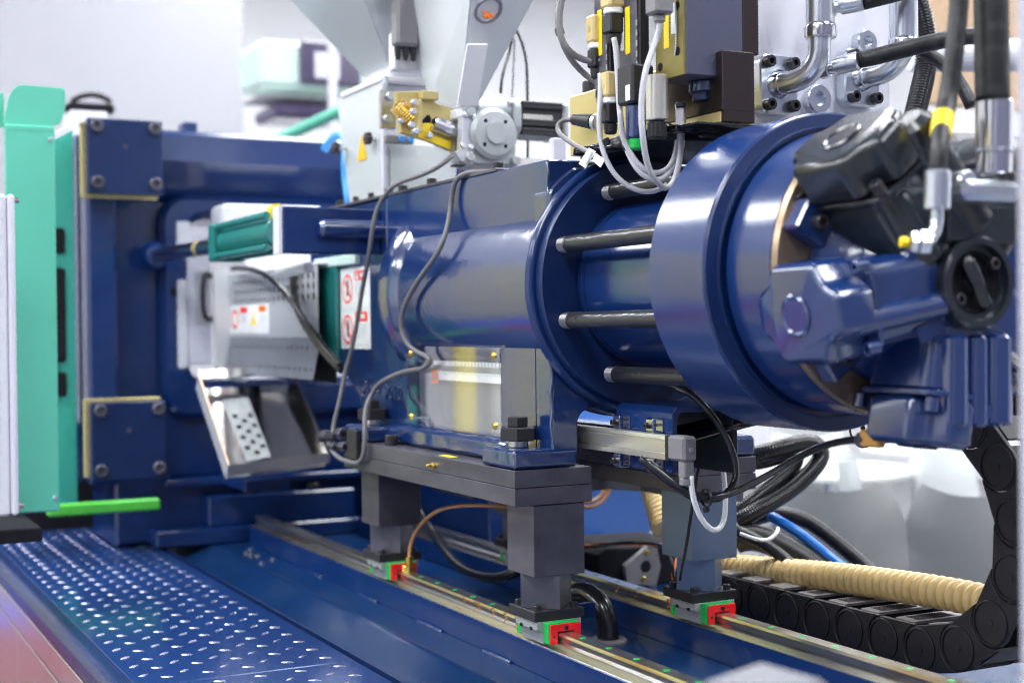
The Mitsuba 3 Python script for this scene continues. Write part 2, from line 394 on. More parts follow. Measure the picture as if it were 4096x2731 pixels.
# ================================================================ guide rails
def guide_rail(x, y0, y1, label):
    k = thing('guide_rail', label, 'rail', 'linear guide rails on the bed')
    part(k, 'beam', bx(x - .037, x + .037, y0, y1, DZ, .7715, .0015), 'blue_paint')
    part(k, 'ledge', bx(x - .036, x + .036, y0 + .002, y1 - .002, .7715, .7735, .0005), 'rail_steel')
    h = .8065
    pf = [(x - .018, .7736), (x + .018, .7736), (x + .018, .783), (x + .0125, .788), (x + .0125, .797), (x + .018, .8005), (x + .0165, h), (x - .0165, h), (x - .018, .8005), (x - .0125, .797), (x - .0125, .788), (x - .018, .783)]
    part(k, 'rail', prism(pf, 'y', y0 + .05, y1 - .004), 'rail_steel', 'polished profile rail with oily streaks')
    y = y0 + .09; plug = []
    while y < y1:
        if y < 3.6: part(k, 'plug', cyl((x, y, h - .004), (x, y, h + .0006), .0072, 18, .0002), 'green')
        y += .105
    return k
guide_rail(1.455, 1.2, 4.80, 'left guide rail, polished steel on a dark blue beam, nearer the tread plate')
guide_rail(1.857, 1.2, 4.80, 'right guide rail, polished steel on a dark blue beam, beside the cable chain')
for n_, (x, ys) in enumerate(((1.455, (2.80, 2.815, 2.87, 2.935, 3.01, 3.025, 3.09)), (1.857, (2.80, 2.815, 2.96, 3.05)))):
    dm = [sweep(smoothpath([(x - .0168, y, .8067), (x - .0183, y + .003, .8005), (x - .0135, y + .001, .796), (x - .0135, y + .006, .789), (x - .0184, y + .004, .782)], .002), .0011 + .0009 * RNG.random(), 6) for y in ys]
    part('guide_rail' if n_ == 0 else 'guide_rail_001', 'oil_drip', cat(dm), 'copper_pipe', 'brown oil drips down the side of the rail', kind='stuff', smooth=True)

# ================================================================ linear carriages with red end seals
def carriage(x, y, label, y1=None):
    """y: front face of the red end seal"""
    k = thing('linear_carriage', label, 'carriage', 'red-ended linear carriages on the rails')
    L = .158
    def sec(w, zt, zb, wl):
        return [(x - w, zt), (x - w, zt - .017), (x - wl - .004, zt - .022), (x - wl, zb), (x - .0195, zb), (x - .0195, .8085), (x + .0195, .8085), (x + .0195, zb), (x + wl, zb), (x + wl + .004, zt - .022), (x + w, zt - .017), (x + w, zt)]
    part(k, 'body', prism(sec(.0535, .8265, .7795, .038), 'y', y + .029, y + L - .029, .001), 'cast_alu')
    for s, (ya, yb, yc) in enumerate(((y + .029, y + .006, y), (y + L - .029, y + L - .006, y + L))):
        def U(w, zt, zb, r):
            o = rrect(x - w, x + w, zb, zt, r)
            return sg.Polygon(o).difference(sg.Polygon(rrect(x - .0195, x + .0195, zb - .02, .8088, .002)))
        g = U(.0385, .8262, .7815, .003); part(k, 'end_cap', prism(list(g.exterior.coords)[:-1], 'y', ya, yb, .0006), 'green')
        g = U(.0365, .8245, .783, .003); part(k, 'end_seal', prism(list(g.exterior.coords)[:-1], 'y', yb, yc, .0006), 'red')
        d = -1 if s == 0 else 1
        part(k, 'screw', screw((x, yc, .8165), (0, d, 0), .0048, .004, 14), 'black_oxide')
        for dx in (-.029, .029): part(k, 'rivet', screw((x + dx, yc, .799), (0, d, 0), .0028, .0012, 10), 'black_oxide')
    for yy in (y + .05, y + .095): part(k, 'side_pocket', bx(x - .0542, x - .0532, yy, yy + .012, .8065, .8135, .0002), 'dust_black')
    return k
carriage(1.455, 2.62, 'red-faced carriage in front on the left rail under the nearest post')
carriage(1.455, 3.504, 'red-faced carriage with a brass elbow, far back on the left rail')
carriage(1.857, 2.622, 'red-faced carriage on the right rail beside the cable chain')
carriage(1.857, 3.506, 'carriage far back on the right rail, behind the nearest post')

# ================================================================ support posts
def post(x, y, label, grime='dark_steel'):
    """y: front face"""
    k = thing('support_post', label, 'post', 'dark steel posts carrying the slide plates')
    part(k, 'foot_plate', bx(x - .0605, x + .0605, y, y + .121, .8268, .8485, .0012), 'black_oxide')
    n = bx(x - .044, x + .044, y + .0165, y + .1045, .8486, .9215, .0008)
    part(k, 'neck', rot(n, 45, [0, 0, 1], (x, y + .0605, 0)), grime)
    part(k, 'block', bx(x - .0615, x + .0615, y - .001, y + .1225, .9216, 1.0735, .0012), grime)
    for dx, dy in ((-.045, .018), (.0, .013), (.045, .018), (-.045, .103), (.045, .103)):
        if dx == 0: continue
        part(k, 'bolt', screw((x + dx, y + dy, .8485), (0, 0, 1), .0085, .0105), 'black_oxide')
    return k
post(1.457, 2.65, 'nearest dark steel post, standing on the front carriage of the left rail')
post(1.457, 3.534, 'dark steel post farther back on the left rail, behind the copper pipe')
post(1.858, 2.652, 'pale bluish steel post on the right rail under the position sensor', 'steel_blue')
post(1.858, 3.536, 'dark steel post at the back of the right rail, mostly hidden')

# ================================================================ slide plates
def slide(x0, x1, label):
    k = thing('slide_plate', label, 'steel plate', 'stacked dark steel slide plates')
    part(k, 'upper_plate', bx(x0, x1, 2.645, 3.66, 1.1128, 1.1495, .001), 'dark_steel')
    part(k, 'lower_plate', bx(x0, x1, 2.645, 3.67, 1.0745, 1.1115, .001), 'dark_steel')
    return k
s1 = slide(1.350, 1.536, 'pair of dark steel plates under the casting on the left, with a brass nipple')
part(s1, 'grease_nipple', cat([hexa((1.350, 3.06, 1.128), (-1, 0, 0), .013, .008), cyl((1.342, 3.06, 1.128), (1.334, 3.06, 1.128), .0042, 12), cyl((1.334, 3.06, 1.128), (1.329, 3.06, 1.128), .003, 12)]), 'brass')
part(s1, 'yellow_tag', bx(1.365, 1.385, 3.00, 3.07, 1.1495, 1.1503, .0002), 'yellow')
for p in ((1.385, 3.41), (1.385, 2.83)):
    part(s1, 'bolt', cyl((p[0], p[1], 1.1495), (p[0], p[1], 1.176), .017, 24, .002), 'black_oxide')
s2 = slide(1.777, 1.970, 'pair of dark steel plates under the casting on the right, beside the sensor cable')
beam = thing('cross_beam', 'dark steel cross beam with angled ends between the slide plates', 'beam')
for z0, z1 in ((1.0545, 1.098), (1.010, 1.0525)):
    part(beam, 'plate', prism([(1.56, 3.30), (1.97, 3.30), (2.02, 3.22), (2.02, 2.90), (2.12, 2.90), (2.12, 3.55), (1.56, 3.55)], 'z', z0, z1, .001), 'dark_steel')

# ================================================================ injection casting
CX, CZ = 1.658, 1.541
XL, XR = 1.444, 1.872
casting = thing('injection_casting', 'glossy dark blue injection unit casting with round barrel, flange and square top box', 'machine casting')
part(casting, 'barrel', lathe([(0, 0), (.2545, 0), (.2545, .80), (.2545, .815), (0, .815)], (CX, 2.655, CZ), (0, 1, 0), 96), 'blue_cast', smooth=40)
# back collar of the barrel with its fillet against the head plate
part(casting, 'collar', lathe([(.2546, 0), (.259, .004), (.268, .020), (.276, .05), (.276, .09)], (CX, 3.40, CZ), (0, 1, 0), 96), 'blue_cast')
part(casting, 'flange', lathe([(.05, .004), (.262, 0), (.2635, .002), (.2635, .035), (.05, .035)], (CX, 2.600, CZ), (0, 1, 0), 120, closed=True), 'blue_satin', 'flat dark disc face of the flange')
w = [(math.cos(t), math.sin(t)) for t in np.linspace(0, 2 * np.pi, 161)[:-1]]
p = np.array([(CX + .268 * c, 2.640, CZ + .268 * s) for c, s in w] + [(CX + .268, 2.640, CZ)])
weld = rough(sweep(p, .0125, 12), .003, 28)
part(casting, 'flange__weld_bead', weld, 'blue_paint', smooth=True)
# end plate: disc, two legs, box front
disc = sg.Point(CX, CZ).buffer(.292, 48)
leg = lambda a, b: sg.Polygon([(a, 1.1515), (b, 1.1515), (b, 1.45), (a, 1.45)])
ep = disc.intersection(sg.box(XL, 1.2, XR, 1.79)).union(sg.box(XL, 1.30, XR, 1.5)).union(leg(XL, 1.508)).union(leg(1.808, XR)).buffer(-.03).buffer(.06).buffer(-.03)
ep = ep.simplify(.0006)
part(casting, 'end_plate', prism(list(ep.exterior.coords)[:-1], 'y', 2.652, 2.725, .004), 'blue_cast')
# side walls under the barrel
for x0, x1, s in ((XL, XL + .05, -1), (XR - .05, XR, 1)):
    part(casting, 'side_wall', prism([(2.726, 1.152), (2.726, 1.47), (3.45, 1.47), (3.45, 1.152), (3.424, 1.152), (3.424, 1.20), (3.424, 1.405), (2.892, 1.405), (2.892, 1.20), (3.424, 1.20), (3.424, 1.1521)], 'x', x0, x1, 0) if False else
         prism([(2.726, 1.152), (3.45, 1.152), (3.45, 1.47), (2.726, 1.47)], 'x', x0, x1, .0, holes=[rrect(2.893, 3.424, 1.204, 1.405, .02)]), 'blue_cast')
part(casting, 'window_back', bx(XL + .028, XL + .032, 2.88, 3.44, 1.19, 1.41, 0), 'window_sheet', 'bright metal sheet behind the clear window')
part(casting, 'window_pane', bx(XL - .006, XL - .0055, 2.887, 3.43, 1.200, 1.404, 0), 'plexi', 'clear screwed window pane')
for yy, zz_ in ((3.40, 1.385), (3.40, 1.222), (2.915, 1.385), (2.91, 1.225)):
    part(casting, 'window_screw', lathe([(0, 0), (.0085, 0), (.0085, .002), (.006, .006), (0, .0075)], (XL - .006, yy, zz_), (-1, 0, 0), 16), 'brass')
# ruler scale behind the pane
sc = thing('ruler_scale', 'white tick-marked ruler strip behind the window of the casting', 'ruler')
part(sc, 'strip', bx(1.4575, 1.4585, 2.905, 3.30, 1.320, 1.342, .0002), 'sticker_white')
tk = [bx(1.4565, 1.4574, 2.91 + .0125 * i, 2.9112 + .0125 * i, 1.342 - (.011 if i % 5 == 0 else .007), 1.342, 0) for i in range(31)]
part(sc, 'tick', cat(tk), 'print_grey', kind='stuff')
part(sc, 'row_mark', cat([bx(1.4565, 1.4574, 2.91 + .0185 * i, 2.9215 + .0185 * i, 1.357, 1.368, 0) for i in range(21)]), 'sticker_white', kind='stuff')
part(sc, 'pointer', bx(1.4560, 1.4574, 3.27, 3.31, 1.310, 1.345, .0002), 'orange')
# box on top of the barrel with sloped front corner
part(casting, 'top_box', bx(1.446, 1.87, 2.662, 3.575, 1.60, 1.806, .003), 'blue_smooth', 'square box on top of the barrel with flat shiny side')
part(casting, 'lid', bx(1.4455, 1.871, 2.912, 4.10, 1.8062, 1.8135, .001), 'dark_steel')
for yy in (2.93, 3.12, 3.31, 3.50, 3.60, 3.72, 3.84, 3.98):
    part(casting, 'lid__bolt', cyl((1.462, yy, 1.8135), (1.462, yy, 1.8285), .0125, 22, .0015), 'black_oxide')
# vertical weld along the front corner of the box
p = [(1.4465, 2.664 + .002 * math.sin(z * 130), z) for z in np.linspace(1.665, 1.8, 30)]
part(casting, 'corner_weld', rough(sweep(p, .0042, 8), .003, 120), 'blue_cast', smooth=True)
p = [(1.4465 + .002 * math.sin(z * 90), 2.656, z) for z in np.linspace(1.20, 1.40, 30)]
part(casting, 'corner_weld', rough(sweep(p, .0046, 8), .003, 120), 'blue_cast', smooth=True)
# feed head behind the barrel
head = [(3.452, 1.152), (3.74, 1.152), (3.80, 1.26), (3.91, 1.32), (4.21, 1.462), (4.21, 1.632), (4.21, 1.80), (3.576, 1.80), (3.576, 1.66), (3.452, 1.66)]
part(casting, 'feed_head', prism(head, 'x', 1.446, 1.87, .003), 'blue_cast', 'flat sided feed head behind the barrel')
HFY = (1.4320, 4.1003, 1.5237)[1]
part(casting, 'head_flange', prism([(3.945, 1.335), (3.995, 1.345), (HFY, 1.46), (HFY, 1.632), (3.945, 1.632)], 'x', 1.432, 1.446, .002), 'teal_metal', 'teal flange plate beside the warning sign')
part(casting, 'head_flange__hole', cyl((1.4305, 4.10, 1.50), (1.4318, 4.10, 1.50), .012, 14, .0001), 'dust_black')
part(casting, 'head_strip', bx(1.43, 1.446, 3.78, 4.13, 1.634, 1.662, .002), 'mint_pale')
em = meshkit.text_mesh('650', .045)
def text_on_x(txt, h, x, y0, z0, depth=.0015):
    """raised lettering on a wall that faces -x, reading towards -y"""
    m = meshkit.text_mesh(txt, h)
    if isinstance(m, (tuple, list)): m = tri(m[0], m[1])
    m = m.copy(); v = np.array(m.vertices); v = v - v.min(0)
    zt = v[:, 2] / max(v[:, 2].max(), 1e-9)
    m.vertices = np.c_[x - depth * zt, y0 - v[:, 0], z0 + v[:, 1]]
    return m
part(casting, 'cast_number', text_on_x('C650', .042, 1.446, 3.78, 1.268, .004), 'blue_cast', 'raised cast lettering on the feed head')
part(casting, 'cast_number', text_on_x('2010', .036, 1.446, 3.60, 1.258, .004), 'blue_cast')
# pads, ledge
pad = lambda y0, y1: rough(bx(1.350, 1.505, y0, y1, 1.1515, 1.191, .006).subdivide().subdivide().subdivide(), .004, 30, y0)
part(casting, 'foot_pad', pad(2.648, 2.803), 'blue_cast', smooth=True)
part(casting, 'foot_pad', pad(3.50, 3.66), 'blue_cast', smooth=True)
lm = bx(1.408, 1.446, 2.80, 3.505, 1.1515, 1.198, .008)
for _ in range(5): lm = lm.subdivide()
part(casting, 'base_ledge', rough(lm, .012, 24), 'blue_cast', 'rough wrinkled ledge along the foot of the wall', smooth=True)
# cross arm at the back with its lug
part(casting, 'cross_arm', rough(bx(1.168, 1.446, 3.62, 3.672, 1.652, 1.775, .004).subdivide().subdivide().subdivide(), .003, 20), 'blue_paint', 'square blue arm sticking out sideways')
part(casting, 'cross_arm__end_plate', bx(1.158, 1.168, 3.622, 3.672, 1.65, 1.776, .001), 'pale_grey')
part(casting, 'cross_arm__lug', cov(lathe([(0, 0), (.018, .002), (.026, .012), (.026, .206), (.018, .216), (0, .218)], (0, 0, 0), (1, 0, 0), 28), local((1.262, 3.612, 1.718), (1, 0, 0), (0, 1, 0), (0, 0, 1))), 'blue_smooth', 'rounded lug bar on the arm')
# big foundation bolts
def stud_nut(x, y, label):
    k = thing('foundation_nut', label, 'nut', 'big black nuts holding the casting down')
    part(k, 'shaft', cyl((x, y, 1.1915), (x, y, 1.205), .0225, 24), 'steel')
    part(k, 'nut', hexa((x, y, 1.2052), (0, 0, 1), .072, .030, .003), 'black_oxide')
    part(k, 'bolt_head', hexa((x, y, 1.2353), (0, 0, 1), .042, .022, .002), 'black_oxide')
stud_nut(1.405, 2.735, 'big black hexagon nut on the near foot of the casting')
stud_nut(1.405, 3.595, 'big black hexagon nut on the far foot of the casting, behind the grey cables')
# rubber covered box inside the arch is open; the warning sign on the feed head
sg_ = thing('warning_sign', 'tall white warning sign with two red prohibition rings on the feed head', 'sign')
SX = 1.4453
part(sg_, 'plate', bx(SX - .0012, SX, 3.702, 3.935, 1.393, 1.624, .0003), 'sticker_white')
def yz_ring(y, z, ry, rz, w, x):
    o = [(y + ry * math.cos(t), z + rz * math.sin(t)) for t in np.linspace(0, 2 * np.pi, 41)[:-1]]
    i = [(y + (ry - w) * math.cos(t), z + (rz - w) * math.sin(t)) for t in np.linspace(0, 2 * np.pi, 41)[:-1]]
    return prism(o, 'x', x - .0004, x, 0, holes=[i])
for z0 in (1.565, 1.448):
    xx = SX - .0013
    part(sg_, 'prohibition_ring', yz_ring(3.880, z0, .043, .043, .008, xx), 'sticker_red')
    part(sg_, 'prohibition_ring__bar', rot(bx(xx - .0004, xx, 3.841, 3.919, z0 - .004, z0 + .004, 0), 45, [1, 0, 0], (xx, 3.880, z0)), 'sticker_red')
    part(sg_, 'prohibition_ring__figure', cat([bx(xx - .0002, xx, 3.868, 3.886, z0 - .02, z0 + .012, 0), mv(prism(circ(3.878, z0 + .02, .008, 12), 'x', xx - .0002, xx), (0, 0, 0))]), 'dust_black')
    part(sg_, 'header', bx(xx - .0004, xx, 3.722, 3.820, z0 + .022, z0 + .050, 0), 'sticker_red')
    part(sg_, 'header__triangle', prism([(3.815, z0 + .025), (3.788, z0 + .025), (3.8015, z0 + .047)], 'x', xx - .0008, xx - .0004), 'sticker_white')
    part(sg_, 'header__word', mv(text_on_x('STOP', .014, xx - .0004, 3.780, z0 + .029, .0004), (0, 0, 0)), 'sticker_white') if False else part(sg_, 'header__word', cat([bx(xx - .0008, xx - .0004, 3.776 - .012 * i - .009, 3.776 - .012 * i, z0 + .031, z0 + .043, 0) for i in range(3)]), 'sticker_white')
    part(sg_, 'text_line', cat([bx(xx - .0003, xx, 3.730 + .012 * (i % 3 == 2) + .02 * (i == 4), 3.818, z0 + .012 - .0085 * i, z0 + .0145 - .0085 * i, 0) for i in range(5)]), 'print_grey', kind='stuff')
part(sg_, 'rule', cat([bx(SX - .0016, SX - .0013, 3.715, 3.925, z, z + .0014, 0) for z in (1.4035, 1.5085, 1.501, 1.612)]), 'print_grey')

# ================================================================ tie rods, drive cylinder
for i, (r_, a_) in enumerate(((.2267, 159.4), (.2216, -159.35), (.2173, 117.6), (.2169, -117.2), (.2173, 65), (.2169, -65))):
    x, z = CX + r_ * math.cos(math.radians(a_)), CZ + r_ * math.sin(math.radians(a_))
    lab = ['upper of the two middle black tie rods at the flange', 'lower of the two middle black tie rods at the flange', 'topmost visible black tie rod, under the looped grey cables', 'lowest visible black tie rod, above the sensor bracket', 'black tie rod at the top right, hidden behind the cylinder', 'black tie rod at the bottom right, hidden behind the cylinder'][i]
    k = thing('tie_rod', lab, 'rod', 'black tie rods between flange and cylinder')
    part(k, 'shaft', rough(cyl((x, 2.572, z), (x, 2.150, z), .0177, 28, .001).subdivide().subdivide(), .0012, 40, i), 'rod_black', smooth=True)
    pr_ = [(0, 0), (.0155, 0)]
    for t in range(9): pr_ += [(.0172, .0012 + t * .0033), (.0156, .0028 + t * .0033)]
    pr_ += [(.0176, .031), (.0176, .034), (0, .034)]
    part(k, 'thread', lathe(pr_, (x, 2.601, z), (0, -1, 0), 28), 'thread_steel', 'bare threaded end')
cylr = thing('drive_cylinder', 'huge glossy dark blue drive cylinder drum at right behind the motor', 'cylinder')
part(cylr, 'neck', lathe([(0, 0), (.1785, 0), (.1785, .41), (0, .41)], (CX, 2.598, CZ), (0, -1, 0), 96), 'blue_smooth', smooth=40)
part(cylr, 'neck_ring', lathe([(.1785, 0), (.1802, 0), (.1802, .005), (.1785, .005)], (CX, 2.595, CZ), (0, -1, 0), 96, closed=True), 'blue_satin')
part(cylr, 'neck_ring', lathe([(.1785, 0), (.1800, 0), (.1800, .005), (.1785, .005)], (CX, 2.575, CZ), (0, -1, 0), 96, closed=True), 'blue_satin')
part(cylr, 'drum', lathe([(.17, 0), (.2805, 0), (.2830, .003), (.2830, .166), (.2812, .169), (.17, .1695)], (CX, 2.160, CZ), (0, -1, 0), 128), 'blue_drum', smooth=25)
part(cylr, 'face_ring', lathe([(.2540, 0), (.2808, 0), (.2795, .004), (.2590, .0055), (.2575, .012), (.2540, .012)], (CX, 1.9903, CZ), (0, -1, 0), 128, closed=True), 'blue_satin', 'flat dark face ring of the drum', smooth=25)
part(cylr, 'front_cover', lathe([(.17, 0), (.2470, 0), (.2480, .004), (.2480, .120), (.17, .120)], (CX, 1.972, CZ), (0, -1, 0), 128), 'blue_drum', smooth=25)
part(cylr, 'trim_ring', lathe([(.2440, .0), (.2470, .002), (.2455, .016), (.226, .0165), (0, .0165)], (CX, 1.852, CZ), (0, -1, 0), 128), 'bronze_ring', 'bronze coloured edge ring')
for a_ in (250, 262, 274):
    x, z = CX + .2832 * math.cos(math.radians(a_)), CZ + .2832 * math.sin(math.radians(a_))

# ================================================================ radial piston motor on the cylinder
mot = thing('hydraulic_motor', 'star shaped radial piston hydraulic motor with blue and black cylinder heads', 'motor')
MY = 1.745
HX, HZ = CX - .002, 1.512
part(mot, 'housing', lathe([(0, 0), (.178, 0), (.185, .006), (.185, .03), (.150, .06), (.128, .10), (.128, .17), (0, .17)], (CX, 1.838, 1.53), (0, -1, 0), 64), 'blue_paint')
part(mot, 'hub_ring', lathe([(.050, 0), (.0705, 0), (.0735, .004), (.0735, .026), (.070, .030), (.060, .030), (.057, .018), (.050, .018)], (HX, 1.672, HZ), (0, -1, 0), 64, closed=True), 'black_paint')
part(mot, 'hub_face', lathe([(0, 0), (.058, 0), (.058, .012), (.045, .016), (.040, .008), (.02, .008), (.016, .016), (0, .016)], (HX, 1.672, HZ), (0, -1, 0), 48), 'dust_black')
for a_ in (40, 215):
    p_ = (HX + .046 * math.cos(math.radians(a_)), 1.656, HZ + .046 * math.sin(math.radians(a_)))
    part(mot, 'hub_face__bolt', screw(p_, (0, -1, 0), .010, .012), 'black_oxide')
part(mot, 'hub_face__rib', rough(rot(bx(HX - .045, HX + .045, 1.640, 1.658, HZ - .012, HZ + .012, .008).subdivide().subdivide(), 62, [0, 1, 0], (HX, 1.65, HZ)), .012, 40), 'black_paint', smooth=True)
def lobed(w, h, r, n=.043):
    """rounded square outline with notched corners for the head bolts"""
    g = sg.box(-w, -h, w, h)
    for sx in (-1, 1):
        for sy in (-1, 1): g = g.difference(sg.Point(sx * w, sy * h).buffer(n, 12))
    g = g.buffer(-r, 8).buffer(2 * r, 8).buffer(-r, 8).simplify(.0004)
    return list(g.exterior.coords)[:-1]
def piston_head(ang, R0, R1, col, name, label, wy=.098, wt=.066, yc=MY, cyl_mat=None):
    """cylinder reaching radially from the hub at angle ang (degrees, in the x-z plane), ending in a lobed cover at radius R1"""
    t = math.radians(ang); ez = V(math.cos(t), 0, math.sin(t)); ey = V(0, 1, 0); ex = np.cross(ey, ez)
    M = local((HX, yc, HZ), ex, ey, ez)
    Pn = lambda m: cov(m, M)
    k = part(mot, name, Pn(prism(rrect(-wt * .86, wt * .86, -wy * .82, wy * .82, .03, 8), 'z', R0, R1 - .088, .004)), col, label)
    part(k, 'barrel', Pn(lathe([(0, R0), (.052, R0), (.055, R0 + .01), (.055, R1 - .05), (0, R1 - .05)], (0, 0, 0), (0, 0, 1), 40)), col)
    part(k, 'gasket', Pn(prism(rrect(-wt * .93, wt * .93, -wy * .93, wy * .93, .028, 8), 'z', R1 - .0878, R1 - .078, .002)), cyl_mat or col)
    part(k, 'cover', Pn(prism(lobed(wt, wy, .018), 'z', R1 - .0778, R1, .011)), col, smooth=50)
    part(k, 'boss', Pn(lathe([(.0, 0), (.030, 0), (.034, .002), (.030, .0045), (.026, .002), (0, .002)], (0, 0, R1), (0, 0, 1), 36)), col)
    for sx in (-1, 1):
        for sy in (-1, 1):
            p0 = np.array(M) @ np.array([sx * wt * .80, sy * wy * .86, R1 - .075, 1])
            part(k, 'bolt', screw(p0[:3], ez, .0105, .022, 20), 'black_oxide' if col != 'blue_smooth' else 'blue_smooth')
    return k
hb = piston_head(190, .06, .283, 'blue_smooth', 'left_head', 'blue cylinder head pointing left towards the viewer', wt=.078, wy=.10)
hk = piston_head(129, .07, .295, 'black_paint', 'upper_head', 'black cylinder head pointing up and left', wy=.105, wt=.078)
hl = piston_head(262, .07, .262, 'blue_smooth', 'lower_head', 'dark blue cylinder head pointing down', wy=.095, wt=.07)
piston_head(52, .07, .27, 'black_paint', 'rear_head', None)
piston_head(330, .07, .27, 'blue_smooth', 'rear_head', None)
# valve ribs on the left head (tube ducts from hub to head)
for dz, r_, y_ in ((.030, .020, 1.690), (-.022, .021, 1.668)):
    t = math.radians(190); ez = V(math.cos(t), 0, math.sin(t)); up = V(-math.sin(t), 0, math.cos(t))
    a_ = V(HX, y_, HZ) + ez * .06 - up * dz; b_ = V(HX, y_, HZ) + ez * .245 - up * dz
    part(hb, 'duct', cyl(a_, b_, r_, 28, .004), 'blue_smooth')
for x_, r_ in ((1.625, .024), (1.672, .020), (1.715, .026)):
    part(hl, 'duct', cyl((x_, 1.672, 1.43), (x_ - .004, 1.668, 1.285), r_, 28, .006), 'blue_smooth')
t = math.radians(129); ez = V(math.cos(t), 0, math.sin(t)); sd = V(math.sin(t), 0, -math.cos(t))
part(hk, 'duct', cyl(V(HX, 1.664, HZ) + ez * .06 + sd * .062, V(HX, 1.664, HZ) + ez * .275 + sd * .056, .036, 36, .012), 'black_paint')
part(hk, 'duct', cyl(V(HX, 1.676, HZ) + ez * .07 - sd * .030, V(HX, 1.676, HZ) + ez * .2 - sd * .030, .022, 32, .006), 'black_paint')
# pads bolted to the cylinder between the heads
for a_ in (160, 225):
    c = V(CX + .205 * math.cos(math.radians(a_)), 1.835, CZ + .205 * math.sin(math.radians(a_)))
    f_ = rot(bx(c[0] - .034, c[0] + .034, 1.80, 1.835, c[2] - .028, c[2] + .028, .004), -a_ + 10, [0, 1, 0], c)
    k = part(mot, 'mounting_ear', f_, 'blue_smooth')
    part(k, 'bolt', screw((c[0], 1.80, c[2]), (0, -1, 0), .0125, .016), 'black_oxide')
# name plate on the lower bracket
part(mot, 'name_plate', rot(bx(1.545, 1.60, 1.662, 1.664, 1.425, 1.452, .0005), -22, [0, 1, 0], (1.57, 1.66, 1.44)), 'blue_satin')

# ================================================================ manifold block with valves above the box
blk = thing('manifold_block', 'yellowish plated valve manifold block on top of the casting', 'block')
BX1 = (1.6467, 2.2150, 1.8703)[0]
part(blk, 'body', bx(1.575, BX1, 2.215, 2.795, 1.832, 1.966, .002), 'gold_zinc')
part(blk, 'front_plate', bx(1.5755, BX1, 2.205, 2.2147, 1.8325, 1.9655, .001), 'bronze_dark', 'dark reflecting front end')
part(blk, 'dark_section', bx(1.5725, BX1 - .001, 2.2046, 2.425, 1.853, 1.9668, .002), 'bronze_dark', 'dark front section of the block')
part(blk, 'bolt', cyl((1.61, 2.765, 1.966), (1.61, 2.765, 1.998), .016, 26, .002), 'black_oxide')
part(blk, 'base_plate', bx(1.52, 1.80, 2.30, 2.655, 1.8075, 1.8315, .002), 'black_paint')
fm = bx(1.49, 1.78, 2.24, 2.64, 1.812, 1.830, .002)
for _ in range(5): fm = fm.subdivide()
part(blk, 'film', rough(rough(fm, .035, 14), .012, 50, 3), 'black_gloss', 'crumpled black plastic film under the block')
part(blk, 'sheet', bx(1.50, 1.76, 2.19, 2.36, 1.822, 1.8265, .0005), 'black_gloss')
vb = thing('valve_stack', 'tall dark valve block hanging beside the plated manifold, bluish front', 'valve block')
part(vb, 'body', bx(1.505, 1.636, 2.225, 2.325, 1.918, 2.30, .003), 'steel_dim')
part(vb, 'side_plate', bx(1.4995, 1.505, 2.2255, 2.322, 1.9185, 2.30, .001), 'olive_dark', 'olive side plate with labels')
part(vb, 'end_block', bx(1.6365, max(BX1, 1.675), 2.227, 2.40, 1.968, 2.30, .002), 'bronze_dark')
part(vb, 'outlet', cyl((1.58, 2.275, 1.895), (1.58, 2.275, 1.918), .030, 28, .003), 'blue_smooth')
part(vb, 'outlet_nut', hexa((1.58, 2.275, 1.880), (0, 0, 1), .044, .016), 'blue_satin')
for y_, z_ in ((2.245, 2.05), (2.245, 1.965), (2.305, 1.945), (2.245, 2.13)):
    part(vb, 'side_plate__hole', cyl((1.4990, y_, z_), (1.4998, y_, z_), .0085, 18, .0001), 'dust_black')
part(vb, 'side_plate__yellow_label', bx(1.4985, 1.4995, 2.273, 2.291, 1.977, 2.072, .0003), 'yellow')
part(vb, 'side_plate__pale_label', bx(1.4985, 1.4995, 2.251, 2.266, 2.000, 2.058, .0003), 'sticker_white')
part(vb, 'side_plate__wire', tube([(1.497, 2.252, 2.15), (1.496, 2.249, 2.10), (1.497, 2.246, 2.0), (1.496, 2.25, 1.958)], .0016, 8), 'zinc')
# solenoid valves hanging on the side
def valve_body(y0, y1, z0, z1, x0, label, lab_y):
    k = thing('solenoid_valve', label, 'valve')
    part(k, 'body', bx(x0, 1.502, y0, y1, z0, z1, .003), 'black_plastic')
    part(k, 'face', bx(x0 - .004, x0, y0 + .004, y1 - .004, z0 + .012, z1 - .012, .001), 'dark_steel')
    for yy in (y0 + .014, y1 - .014):
        for zz2 in (z0 + .02, z1 - .02): part(k, 'face__hole', cyl((x0 - .0046, yy, zz2), (x0 - .0038, yy, zz2), .0065, 16, .0001), 'dust_black')
    part(k, 'face__yellow_label', bx(x0 - .0052, x0 - .004, lab_y, lab_y + .017, (z0 + z1) / 2 - .046, (z0 + z1) / 2 + .046, .0003), 'yellow')
    part(k, 'face__pale_label', bx(x0 - .0052, x0 - .004, lab_y + .022, lab_y + .035, (z0 + z1) / 2 - .036, (z0 + z1) / 2 + .028, .0003), 'sticker_white')
    part(k, 'rib', cat([bx(x0 - .006, x0 - .003, y0 + .001, y0 + .004, z0 + .02 + i * .02, z0 + .032 + i * .02, .0005) for i in range(5)]), 'zinc', kind='stuff')
    return k
valve_body(2.345, 2.425, 1.930, 2.125, 1.478, 'black valve body with yellow label, second from the front', 2.372)
valve_body(2.445, 2.50, 1.90, 2.18, 1.470, 'slim black valve body at the far end of the row', 2.465)
